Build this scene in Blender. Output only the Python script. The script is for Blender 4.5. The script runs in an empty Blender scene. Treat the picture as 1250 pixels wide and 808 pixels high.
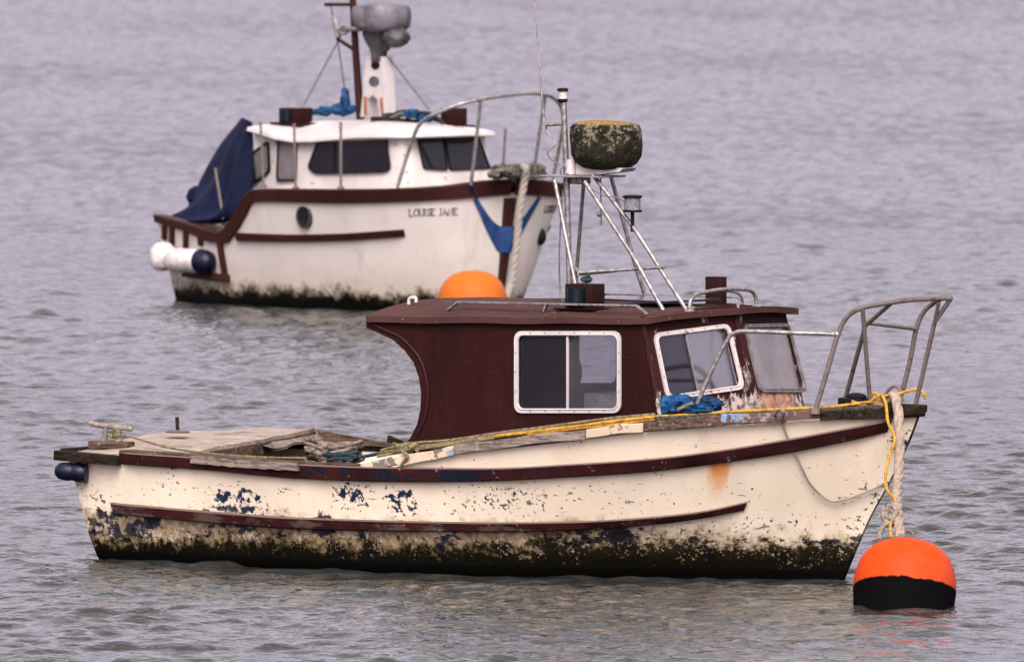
import bpy, bmesh, math, random
import numpy as np
from mathutils import Vector, Matrix
random.seed(7); RNG = np.random.default_rng(11)
PI = math.pi
sc = bpy.context.scene
COL = sc.collection

# ------------------------------------------------------------------ camera model (photo measured at 1250x808)
FPX = 17000.0; CAM = Vector((0, -85.0, 5.1)); PITCH = math.atan(724/FPX)
FW = Vector((0, math.cos(PITCH), -math.sin(PITCH))); UPV = Vector((0, math.sin(PITCH), math.cos(PITCH))); RT = Vector((1, 0, 0))
def ray(u, v): return (FW*FPX + RT*(u-625) + UPV*(404-v)).normalized()
def ground(u, v, z=0.0):
    d = ray(u, v); return CAM + d*((z-CAM.z)/d.z)
class Frame:
    def __init__(s, origin, deg):
        s.o = Vector(origin); s.th = math.radians(deg)
        s.h = Vector((math.cos(s.th), -math.sin(s.th), 0)); s.l = Vector((math.sin(s.th), math.cos(s.th), 0))
    def loc(s, P):
        q = P - s.o; return Vector((q.dot(s.h), q.dot(s.l), q.z))
    def dirl(s, d): return Vector((d.dot(s.h), d.dot(s.l), d.z))
    def world(s, L): return s.o + s.h*L[0] + s.l*L[1] + Vector((0, 0, L[2]))
    def px(s, L):
        q = s.world(L) - CAM; k = q.dot(FW)
        return 625 + FPX*q.dot(RT)/k, 404 - FPX*q.dot(UPV)/k
    def p(s, u, v, y):                      # local point seen at pixel on the lengthwise plane Y = y
        c = s.loc(CAM); d = s.dirl(ray(u, v)); return c + d*((y-c.y)/d.y)
    def px_x(s, u, v, x):                   # on the athwart plane X = x
        c = s.loc(CAM); d = s.dirl(ray(u, v)); return c + d*((x-c.x)/d.x)
    def pz(s, u, v, z):
        c = s.loc(CAM); d = s.dirl(ray(u, v)); return c + d*((z-c.z)/d.z)
    def pl(s, u, v, P0, n):
        c = s.loc(CAM); d = s.dirl(ray(u, v)); return c + d*((P0-c).dot(n)/d.dot(n))

# ------------------------------------------------------------------ curves
def pchip(xs, ys):
    xs = np.array(xs, float); ys = np.array(ys, float); h = np.diff(xs); d = np.diff(ys)/h
    m = np.zeros_like(ys); m[0] = d[0]; m[-1] = d[-1]
    for i in range(1, len(xs)-1):
        if d[i-1]*d[i] > 0:
            w1 = 2*h[i]+h[i-1]; w2 = h[i]+2*h[i-1]; m[i] = (w1+w2)/(w1/d[i-1]+w2/d[i])
    def f(x):
        x = min(max(x, xs[0]), xs[-1]); i = min(int(np.searchsorted(xs, x, 'right'))-1, len(xs)-2); i = max(i, 0)
        t = (x-xs[i])/h[i]; t2 = t*t; t3 = t2*t
        return float((2*t3-3*t2+1)*ys[i] + (t3-2*t2+t)*h[i]*m[i] + (-2*t3+3*t2)*ys[i+1] + (t3-t2)*h[i]*m[i+1])
    return f
def spl(pts, n=8, closed=False):
    pts = [Vector(p) for p in pts]
    if len(pts) < 3: return pts
    out = []; N = len(pts)
    rng = range(N if closed else N-1)
    for i in rng:
        p1, p2 = pts[i], pts[(i+1) % N]
        p0 = pts[(i-1) % N] if (closed or i > 0) else p1*2-p2
        p3 = pts[(i+2) % N] if (closed or i+2 < N) else p2*2-p1
        for k in range(n):
            t = k/n
            out.append(0.5*((2*p1)+(p2-p0)*t+(2*p0-5*p1+4*p2-p3)*t*t+(3*p1-p0-3*p2+p3)*t**3))
    if not closed: out.append(pts[-1])
    return out

# ------------------------------------------------------------------ mesh builder
class MB:
    def __init__(s): s.v = []; s.f = []; s.sm = []
    def add(s, vs, fs, smooth=True):
        b = len(s.v); s.v += [tuple(x) for x in vs]; s.f += [tuple(b+i for i in q) for q in fs]; s.sm += [smooth]*len(fs); return s
    def tube(s, pts, r, seg=10, cap=True, closed=False):
        pts = [Vector(p) for p in pts]; n = len(pts)
        if n < 2: return s
        rad = r if isinstance(r, (list, tuple)) else [r]*n
        vs = []; fs = []; prev = None
        for i, p in enumerate(pts):
            a = pts[(i-1) % n] if (closed or i > 0) else p; b = pts[(i+1) % n] if (closed or i < n-1) else p
            t = (b-a).normalized() if (b-a).length > 1e-9 else Vector((0, 0, 1))
            if prev is None:
                x = t.cross(Vector((0, 0, 1))); x = x if x.length > 1e-3 else t.cross(Vector((0, 1, 0)))
            else: x = prev - t*prev.dot(t)
            x.normalize(); prev = x; y = t.cross(x)
            for k in range(seg):
                w = 2*PI*k/seg; vs.append(p + (x*math.cos(w)+y*math.sin(w))*rad[i])
        m = n if closed else n-1
        for i in range(m):
            for k in range(seg):
                k2 = (k+1) % seg; j = (i+1) % n
                fs.append((i*seg+k, i*seg+k2, j*seg+k2, j*seg+k))
        if cap and not closed:
            fs.append(tuple(range(seg-1, -1, -1))); fs.append(tuple((n-1)*seg+k for k in range(seg)))
        return s.add(vs, fs)
    def box(s, c, size, rz=0, M=None, bev=0.0):
        hx, hy, hz = [x/2 for x in size]; bm = bmesh.new(); bmesh.ops.create_cube(bm, size=1)
        for v in bm.verts: v.co = Vector((v.co.x*size[0], v.co.y*size[1], v.co.z*size[2]))
        if bev: bmesh.ops.bevel(bm, geom=bm.edges[:], offset=bev, segments=2, affect='EDGES', profile=0.6)
        R = M if M is not None else Matrix.Rotation(rz, 3, 'Z')
        for i, v in enumerate(bm.verts): v.index = i
        s.add([R @ v.co + Vector(c) for v in bm.verts], [[v.index for v in f.verts] for f in bm.faces], False); bm.free(); return s
    def beam(s, a, b, w, h, up=(0, 0, 1), bev=0.002):
        a = Vector(a); b = Vector(b); t = (b-a); L = t.length; t.normalize(); up = Vector(up); y = up.cross(t).normalized(); z = t.cross(y)
        M = Matrix((t, y, z)).transposed(); return s.box((a+b)/2, (L, w, h), M=M, bev=bev)
    def lathe(s, prof, c=(0, 0, 0), seg=32, M=None, wob=0.0):
        vs = []; fs = []; n = len(prof); c = Vector(c); M = M or Matrix.Identity(3)
        for i, (r, z) in enumerate(prof):
            for k in range(seg):
                a = 2*PI*k/seg; q = 1+wob*math.sin(3*a+1.3*i)*0.5+wob*math.sin(5*a-0.7*i)*0.5
                vs.append(M @ Vector((r*q*math.cos(a), r*q*math.sin(a), z)) + c)
        for i in range(n-1):
            for k in range(seg): fs.append((i*seg+k, i*seg+(k+1) % seg, (i+1)*seg+(k+1) % seg, (i+1)*seg+k))
        if prof[0][0] > 1e-5: fs.append(tuple(range(seg-1, -1, -1)))
        if prof[-1][0] > 1e-5: fs.append(tuple((n-1)*seg+k for k in range(seg)))
        return s.add(vs, fs)
    def sphere(s, c, r, seg=16, sq=(1, 1, 1)):
        n = seg//2; vs = []; fs = []
        for i in range(n+1):
            a = PI*i/n
            for k in range(seg):
                b = 2*PI*k/seg
                vs.append(Vector(c)+Vector((r*sq[0]*math.sin(a)*math.cos(b), r*sq[1]*math.sin(a)*math.sin(b), r*sq[2]*math.cos(a))))
        for i in range(n):
            for k in range(seg): fs.append((i*seg+k, (i+1)*seg+k, (i+1)*seg+(k+1) % seg, i*seg+(k+1) % seg))
        return s.add(vs, fs)
    def loft(s, rows, closed=False, smooth=True):
        n = len(rows[0]); vs = [p for r in rows for p in r]; fs = []
        for i in range(len(rows)-1):
            for k in range(n if closed else n-1):
                k2 = (k+1) % n; fs.append((i*n+k, i*n+k2, (i+1)*n+k2, (i+1)*n+k))
        return s.add(vs, fs, smooth)
    def prism(s, outer, holes, depth, bev=0.0):      # 3D planar loops; extruded by the vector depth
        bm = bmesh.new(); edges = []
        for lp in [outer]+holes:
            vs = [bm.verts.new(p) for p in lp]
            for i in range(len(vs)): edges.append(bm.edges.new((vs[i], vs[(i+1) % len(vs)])))
        bmesh.ops.triangle_fill(bm, use_beauty=True, use_dissolve=False, edges=edges)
        n0 = len(bm.verts); bm.verts.index_update()
        base = [v.co.copy() for v in bm.verts]; tris = [[v.index for v in f.verts] for f in bm.faces]; bm.free()
        d = Vector(depth); vs = base + [b+d for b in base]; fs = [t for t in tris] + [[i+n0 for i in reversed(t)] for t in tris]
        k = 0
        for lp in [outer]+holes:
            m = len(lp)
            for i in range(m): fs.append((k+i, k+(i+1) % m, n0+k+(i+1) % m, n0+k+i))
            k += m
        return s.add(vs, fs, False)
    def build(s, name, mat, parent=None, sharp=40):
        me = bpy.data.meshes.new(name); me.from_pydata(s.v, [], s.f); me.validate(); me.update()
        bm = bmesh.new(); bm.from_mesh(me); bmesh.ops.remove_doubles(bm, verts=bm.verts[:], dist=1e-5)
        bmesh.ops.recalc_face_normals(bm, faces=bm.faces[:]); 
        for f in bm.faces: f.smooth = True
        for e in bm.edges:
            if len(e.link_faces) == 2 and e.calc_face_angle(0) > math.radians(sharp): e.smooth = False
        bm.to_mesh(me); bm.free()
        o = bpy.data.objects.new(name, me); COL.objects.link(o); me.materials.append(mat)
        if parent: o.parent = parent
        return o
def rrect(P, rad, n=6):                          # rounded polygon from 3D corner loop
    out = []; N = len(P); P = [Vector(p) for p in P]
    for i in range(N):
        a = P[i]; u = (P[i-1]-a); w = (P[(i+1) % N]-a); r1 = min(rad, u.length*.45); r2 = min(rad, w.length*.45)
        A = a+u.normalized()*r1; B = a+w.normalized()*r2
        for k in range(n+1):
            t = k/n; out.append(A*(1-t)**2 + a*2*t*(1-t) + B*t*t)
    return out
def inset(P, d):                                 # inset of planar convex loop
    P = [Vector(p) for p in P]; c = sum(P, Vector())/len(P); out = []; N = len(P)
    for i in range(N):
        u = (P[i-1]-P[i]).normalized(); w = (P[(i+1) % N]-P[i]).normalized()
        b = (u+w); sn = math.sqrt(max(1e-6, (1-u.dot(w))/2)); out.append(P[i]+b.normalized()*d/sn)
    return out
def thing(name, label, cat, loc, deg=0, group=None):
    o = bpy.data.objects.new(name, None); COL.objects.link(o); o.empty_display_size = .2
    o.location = loc; o.rotation_euler = (0, 0, math.radians(deg)); o['label'] = label; o['category'] = cat
    if group: o['group'] = group
    return o
def tag(o, label, cat, group=None):
    o['label'] = label; o['category'] = cat
    if group: o['group'] = group
    return o
def place(o, fr):                                # a one-mesh thing modelled in a boat's frame
    o.location = fr.o; o.rotation_euler = (0, 0, -fr.th); return o
def rec(o):                                      # move the origin of a one-mesh thing to its own base
    me = o.data; co = [v.co for v in me.vertices]
    c = Vector((sum(v.x for v in co)/len(co), sum(v.y for v in co)/len(co), min(v.z for v in co)))
    me.transform(Matrix.Translation(-c)); o.location = Vector(o.location) + Matrix.Rotation(o.rotation_euler.z, 3, 'Z') @ c
    return o

# ------------------------------------------------------------------ node language
class S:
    def __init__(s, t, k): s.t = t; s.k = k
    def _m(s, op, o=None, rev=False):
        n = s.t.nodes.new('ShaderNodeMath'); n.operation = op; a, b = (o, s) if rev else (s, o)
        for i, x in enumerate((a, b)):
            if x is None: continue
            if isinstance(x, S): s.t.links.new(x.k, n.inputs[i])
            else: n.inputs[i].default_value = x
        return S(s.t, n.outputs[0])
    def __add__(s, o): return s._m('ADD', o)
    __radd__ = __add__
    def __mul__(s, o): return s._m('MULTIPLY', o)
    __rmul__ = __mul__
    def __sub__(s, o): return s._m('SUBTRACT', o)
    def __rsub__(s, o): return s._m('SUBTRACT', o, True)
    def mx(s, o): return s._m('MAXIMUM', o)
    def mn(s, o): return s._m('MINIMUM', o)
    def abs(s): return s._m('ABSOLUTE')
    def pow(s, o): return s._m('POWER', o)
class Mat:
    def __init__(s, name):
        s.m = bpy.data.materials.new(name); s.m.use_nodes = True; s.t = s.m.node_tree; s.t.nodes.clear()
        s.out = s.t.nodes.new('ShaderNodeOutputMaterial'); s.b = s.t.nodes.new('ShaderNodeBsdfPrincipled')
        s.t.links.new(s.b.outputs[0], s.out.inputs[0])
        c = s.t.nodes.new('ShaderNodeTexCoord'); s.oc = c.outputs['Object']
        x = s.t.nodes.new('ShaderNodeSeparateXYZ'); s.t.links.new(s.oc, x.inputs[0]); s.x, s.y, s.z = [S(s.t, k) for k in x.outputs]
    def link(s, a, sock):
        if isinstance(a, S): s.t.links.new(a.k, sock)
        elif isinstance(a, (tuple, list)) and len(a) == 3: sock.default_value = (*a, 1) if sock.type == 'RGBA' else a
        else: sock.default_value = a
    def vec(s, sx=1, sy=1, sz=1, off=(0, 0, 0)):
        n = s.t.nodes.new('ShaderNodeMapping'); s.t.links.new(s.oc, n.inputs[0]); n.inputs['Scale'].default_value = (sx, sy, sz); n.inputs['Location'].default_value = off
        return n.outputs[0]
    def noise(s, scale, det=4, rough=.55, v=None, dist=0.0):
        n = s.t.nodes.new('ShaderNodeTexNoise'); n.inputs['Scale'].default_value = scale; n.inputs['Detail'].default_value = det
        n.inputs['Roughness'].default_value = rough; n.inputs['Distortion'].default_value = dist
        s.t.links.new(v if v is not None else s.oc, n.inputs['Vector']); return S(s.t, n.outputs['Fac'])
    def vor(s, scale, v=None, feat='F1'):
        n = s.t.nodes.new('ShaderNodeTexVoronoi'); n.feature = feat; n.inputs['Scale'].default_value = scale
        s.t.links.new(v if v is not None else s.oc, n.inputs['Vector']); return S(s.t, n.outputs['Distance'])
    def st(s, x, a, b):                          # smoothstep a -> b (a may exceed b)
        n = s.t.nodes.new('ShaderNodeMapRange'); n.interpolation_type = 'SMOOTHSTEP'
        lo, hi, r0, r1 = (a, b, 0, 1) if a < b else (b, a, 1, 0)
        s.t.links.new(x.k, n.inputs[0])
        for i, q in enumerate((lo, hi, r0, r1)): n.inputs[i+1].default_value = q
        return S(s.t, n.outputs[0])
    def mix(s, f, a, b):
        n = s.t.nodes.new('ShaderNodeMix'); n.data_type = 'RGBA'; s.link(f, n.inputs[0]); s.link(a, n.inputs[6]); s.link(b, n.inputs[7]); return S(s.t, n.outputs[2])
    def bump(s, h, strength=.4, dist=.01):
        n = s.t.nodes.new('ShaderNodeBump'); n.inputs['Strength'].default_value = strength; n.inputs['Distance'].default_value = dist
        s.t.links.new(h.k, n.inputs['Height']); s.t.links.new(n.outputs[0], s.b.inputs['Normal'])
    def set(s, col=None, rough=None, metal=None, spec=None):
        for k, q in (('Base Color', col), ('Roughness', rough), ('Metallic', metal), ('Specular IOR Level', spec)):
            if q is not None: s.link(q, s.b.inputs[k])
        return s.m
def simple(name, col, rough=.6, metal=0, var=.25, scale=12, bump=0, spec=.4, dark=None):
    m = Mat(name); n = m.noise(scale, 5, .6); d = dark or tuple(c*(1-var*1.6) for c in col)
    c = m.mix(m.st(n, .35, .65), d, col)
    if bump: m.bump(m.noise(scale*3, 6, .65), bump, .006)
    return m.set(c, rough, metal, spec)

def wood(name, col, dark, axis='X', lich=0.0, spk=.5):
    m = Mat(name); v = m.vec(*((2.2, 26, 26) if axis == 'X' else (26, 2.2, 26)))
    g = m.noise(2.2, 7, .7, v, .4); b = m.noise(5, 5, .6); k = m.noise(38, 3, .6)
    c = m.mix(m.st(g, .34, .62), dark, col); c = m.mix(m.st(b, .52, .68)*.55, c, tuple(x*.45 for x in dark))
    c = m.mix(m.st(k, .62, .68)*spk, c, (.30, .27, .235))
    if lich: c = m.mix(m.st(m.noise(9, 6, .7), .5, .6)*lich, c, (.09, .075, .03))
    m.bump(g+k*.4, .7, .008); return m.set(c, .9, 0, .06)

M = {}
M['maroon'] = None
def painted(name, col, worn, wear=.62, scale=9, rough=.5, second=None, spec=.18, sth=.53):
    m = Mat(name); n = m.noise(scale, 8, .68); n2 = m.noise(scale*4.5, 5, .65); n3 = m.noise(2.3, 4, .6, m.vec(1, 1, .35))
    c = m.mix(m.st(n3, .35, .7), tuple(x*.72 for x in col), col)
    if second: c = m.mix(m.st(m.noise(scale*.55, 6, .7, m.vec(1, 1, 1, (3, 1, 2))), sth, sth+.02), c, second)
    chip = m.st(n*.65+n2*.35, wear, wear+.02)
    scr = m.st(m.noise(24, 3, .6, m.vec(.3, .3, 3.2)), .66, .69)*.10+m.st(m.noise(17, 3, .6, m.vec(2.6, 2.6, .2)), .60, .70)*.05
    c = m.mix(scr, c, worn)
    c = m.mix(chip, c, worn); m.bump(chip*-1.0+n2*.25, .35, .004)
    return m.set(c, m.mix(chip, (rough,)*3, (.9,)*3), 0, spec)
M['maroon'] = painted('maroon_paint', (.0225, .0058, .0058), (.09, .06, .05), .645, 7, spec=.06)
M['maroon_rail'] = painted('maroon_rail_paint', (.030, .006, .006), (.10, .08, .07), .60, 8)
M['roof'] = painted('roof_paint', (.060, .028, .024), (.17, .125, .105), .60, 11, .85, spec=.06)
M['greywood'] = wood('grey_weathered_wood', (.23, .185, .155), (.07, .052, .042))
M['brownwood'] = wood('brown_wood', (.105, .070, .052), (.025, .015, .011))
M['darkwood'] = wood('rotten_black_wood', (.026, .016, .011), (.005, .0035, .0025), lich=0.0, spk=.08)
M['deckply'] = wood('bleached_plywood', (.36, .30, .25), (.12, .09, .07), 'X')
M['creamwood'] = painted('cream_flaking_board', (.60, .47, .33), (.15, .115, .09), .54, 8, .7, (.17, .24, .29))
M['steel'] = simple('dull_steel_tube', (.34, .31, .295), .45, .7, .35, 30, .1)
M['rusttube'] = painted('rusty_galvanised_tube', (.135, .112, .10), (.085, .042, .025), .55, 16, .6)
M['whitepaint'] = painted('white_gloss_paint', (.52, .47, .45), (.18, .12, .08), .66, 14, .4)
M['whitedirty'] = painted('flaking_white_paint', (.50, .45, .42), (.15, .085, .055), .575, 10, .6)
M['black'] = simple('black_plastic', (.005, .0047, .005), .6, 0, .3, 20, 0, .15)
M['box'] = painted('lamp_box_paint', (.022, .007, .0068), (.08, .05, .035), .64, 12, spec=.06)
M['lens'] = simple('dark_teal_lens', (.0015, .007, .011), .2, 0, .3, 10, 0, .3)
M['lensgrey'] = simple('ribbed_clear_lens', (.20, .19, .20), .25, 0, .3, 60, .2)
M['blue'] = simple('navy_fender_rubber', (.002, .0032, .019), .4, 0, .3, 14, .06, .25)
M['ropewhite'] = simple('pale_rope', (.30, .225, .165), .9, 0, .22, 30, .06)
M['ropekhaki'] = simple('khaki_rope', (.20, .155, .075), .9, 0, .4, 40, .5)
M['ropeyellow'] = simple('yellow_rope', (.47, .235, .016), .7, 0, .35, 35, .4)
M['ropegreen'] = simple('green_blue_rope', (.015, .038, .042), .85, 0, .4, 40, .5)
M['ropedark'] = simple('dark_wet_rope', (.055, .045, .035), .9, 0, .5, 40, .5)
M['tarp'] = simple('bright_blue_tarpaulin', (.003, .055, .155), .6, 0, .5, 14, .3, .2)
M['canvas'] = simple('navy_canvas', (.005, .0085, .032), .8, 0, .35, 5, .25, .1)
M['bib'] = simple('blue_canvas_pad', (.004, .038, .14), .8, 0, .3, 8, .2)
M['greycover'] = simple('grey_vinyl_cover', (.125, .113, .125), .5, 0, .4, 6, .3)
M['wire'] = simple('steel_wire', (.13, .13, .14), .5, .4, .2, 20)
M['solar'] = simple('dark_roof_hatch', (.02, .02, .028), .2, 0, .2, 6, 0, .6)
M['fenderwhite'] = simple('white_fender_rubber', (.62, .56, .53), .45, 0, .25, 7, .05)

def glass(name, tint, dirt, dirtcol, gl=.10, mottle=True):
    m = Mat(name); t = m.t; t.nodes.remove(m.b)
    tr = t.nodes.new('ShaderNodeBsdfTransparent'); tr.inputs[0].default_value = (*tint, 1)
    gs = t.nodes.new('ShaderNodeBsdfGlossy'); gs.inputs['Roughness'].default_value = .04; gs.inputs[0].default_value = (.95, .95, .95, 1)
    df = t.nodes.new('ShaderNodeBsdfDiffuse'); df.inputs[0].default_value = (*dirtcol, 1)
    fr = t.nodes.new('ShaderNodeFresnel'); fr.inputs[0].default_value = 1.5
    f = S(t, fr.outputs[0])*.8+gl
    a = t.nodes.new('ShaderNodeMixShader'); b = t.nodes.new('ShaderNodeMixShader')
    n = m.st(m.noise(3.5, 5, .6), .3, .7)*.5+.75 if mottle else S(t, f.k)*0+1
    t.links.new((n*dirt).k, a.inputs[0]); t.links.new(tr.outputs[0], a.inputs[1]); t.links.new(df.outputs[0], a.inputs[2])
    t.links.new(f.k, b.inputs[0]); t.links.new(a.outputs[0], b.inputs[1]); t.links.new(gs.outputs[0], b.inputs[2])
    t.links.new(b.outputs[0], m.out.inputs[0]); return m.m
M['glass'] = glass('salted_window_glass', (.86, .85, .88), .05, (.30, .28, .29), .02)
M['glassdark'] = glass('tinted_window_glass', (.38, .365, .41), .10, (.07, .065, .08), .0)
M['glassfog'] = glass('fogged_window_plastic', (.5, .47, .46), .52, (.27, .24, .235), .04)
M['glassfar'] = glass('dark_cabin_glass', (.10, .09, .12), .3, (.018, .016, .024), .0)
M['glassmilk'] = glass('grey_cabin_door_glass', (.3, .28, .28), .75, (.16, .14, .145), .02)

# ------------------------------------------------------------------ NEAR BOAT -------------------------------------------------
S0 = ground(1030, 708); NF = Frame(S0, 34.0)
boat = thing('cabin_boat', 'weathered cream hulled cabin boat with maroon wheelhouse and rusting bow rail, moored nearest', 'boat', NF.o, -34.0)

stem = [NF.p(1018, 740, 0), NF.p(1030, 708, 0), NF.p(1060, 637, 0), NF.p(1093, 575, 0), NF.p(1122, 505, 0), NF.p(1130, 470, 0)]
Xstem = pchip([p.z for p in stem], [p.x for p in stem])
tr = [NF.p(130, 712, -.70), NF.p(120, 682, -.72), NF.p(105, 645, -.77), NF.p(90, 590, -.82), NF.p(82, 556, -.83), NF.p(76, 520, -.83)]
Xtr = pchip([p.z for p in tr], [p.x for p in tr])
class Hull:
    def __init__(h, fr, Xs, Xt, bs, bw, zref, pw=.8, guess=None):
        h.fr = fr; h.Xs = Xs; h.Xt = Xt; h.bs = pchip(*zip(*bs)); h.bw = pchip(*zip(*bw)); h.zref = zref; h.pw = pw; h.guess = guess
    def half(h, s, z):
        t = z/h.zref(s); a, b = h.bw(s), h.bs(s)
        if t <= 0: return max(a*(1+t*1.1), .004)
        return a+(b-a)*(t**h.pw if t < 1 else 1+(t-1)*h.pw)
    def X(h, s, z): return h.Xt(z)+(h.Xs(z)-h.Xt(z))*s
    def P(h, s, z, off=0.0, side=-1): return Vector((h.X(s, z), side*(h.half(s, z)+off), z))
    def N(h, s, z, side=-1):
        e = .004; s0, s1 = max(0, s-e), min(1, s+e)
        a = h.P(s1, z, 0, -1)-h.P(s0, z, 0, -1); n = Vector((a.y, -a.x, 0)).normalized()
        if n.y > 0 and s < .9: n = -n
        return Vector((n.x, n.y*(-side), 0)) if side > 0 else n
    def inv(h, u, v):
        s, z = h.guess(u, v)
        for _ in range(30):
            p = h.fr.px(h.P(s, z)); eu, ev = u-p[0], v-p[1]
            if abs(eu)+abs(ev) < 1e-3: break
            d = 1e-4; a = h.fr.px(h.P(s+d if s < .99 else s-d, z)); k = d if s < .99 else -d; b = h.fr.px(h.P(s, z+d))
            j = [[(a[0]-p[0])/k, (b[0]-p[0])/d], [(a[1]-p[1])/k, (b[1]-p[1])/d]]
            D = j[0][0]*j[1][1]-j[0][1]*j[1][0]
            ds = (eu*j[1][1]-ev*j[0][1])/D; dz = (ev*j[0][0]-eu*j[1][0])/D
            s = min(max(s+max(-.2, min(.2, ds)), 0.0), .9995); z += max(-.3, min(.3, dz))
        return s, z
    def curve(h, pts):                           # pixel polyline on the near side -> z(s)
        q = sorted(h.inv(u, v) for u, v in pts); ss = []; zs = []
        for s, z in q:
            if not ss or s > ss[-1]+1e-4: ss.append(s); zs.append(z)
        return pchip(ss, zs), ss[0], ss[-1]
HN = Hull(NF, Xstem, Xtr,
    [(0, .83), (.15, .94), (.35, 1.03), (.55, 1.04), (.7, .95), (.82, .73), (.91, .44), (.97, .18), (1, .015)],
    [(0, .72), (.2, .83), (.4, .87), (.55, .82), (.7, .66), (.82, .43), (.91, .21), (.97, .07), (1, .01)],
    lambda s: .66+.36*s*s, .85, lambda u, v: (min(max((u-85)/1040, .01), .99), max(0, (702-v)/200)))
ztop, _, _ = HN.curve([(88, 561), (150, 562), (260, 568), (370, 575), (440, 576), (500, 566), (560, 553), (640, 545), (700, 538), (790, 527), (880, 521), (960, 516), (1030, 511), (1090, 508), (1118, 506)])
def hull_mesh(H, zt, zlow, ns, nz, thick=.035, zin=.1, s_in=1.0):
    mb = MB(); ss = [i/(ns-1) for i in range(ns)]; ss = [1-(1-s)**1.25 for s in ss]
    for side in (-1, 1):
        rows = [[H.P(s, zlow+(zt(s)-zlow)*k/(nz-1), 0, side) for k in range(nz)] for s in ss]
        mb.loft(rows)
        inn = [[Vector((H.X(s, z)-(0 if s < .98 else .02)+(.03 if s < .01 else 0), side*max(H.half(s, z)-thick, .002), z)) for z in [zt(s)-(zt(s)-zin)*k/9 for k in range(10)]] for s in ss]
        mb.loft(inn); mb.loft([[r[-1] for r in rows], [r[0] for r in inn]], False, False)
    for zf in (0,):
        a = [H.P(0, zlow+(zt(0)-zlow)*k/(nz-1), 0, -1) for k in range(nz)]; b = [H.P(0, zlow+(zt(0)-zlow)*k/(nz-1), 0, 1) for k in range(nz)]
        mb.loft([a, b], False, False)
        z0 = zt(0)
        a = [Vector((H.X(0, z)+.035, -H.half(0, z)+.02, z)) for z in (z0, zin)]; b = [Vector((p.x, -p.y, p.z)) for p in a]
        mb.loft([a, b], False, False); mb.loft([[H.P(0, z0, 0, -1), H.P(0, z0, 0, 1)], [a[0], b[0]]], False, False)
    return mb

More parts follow.
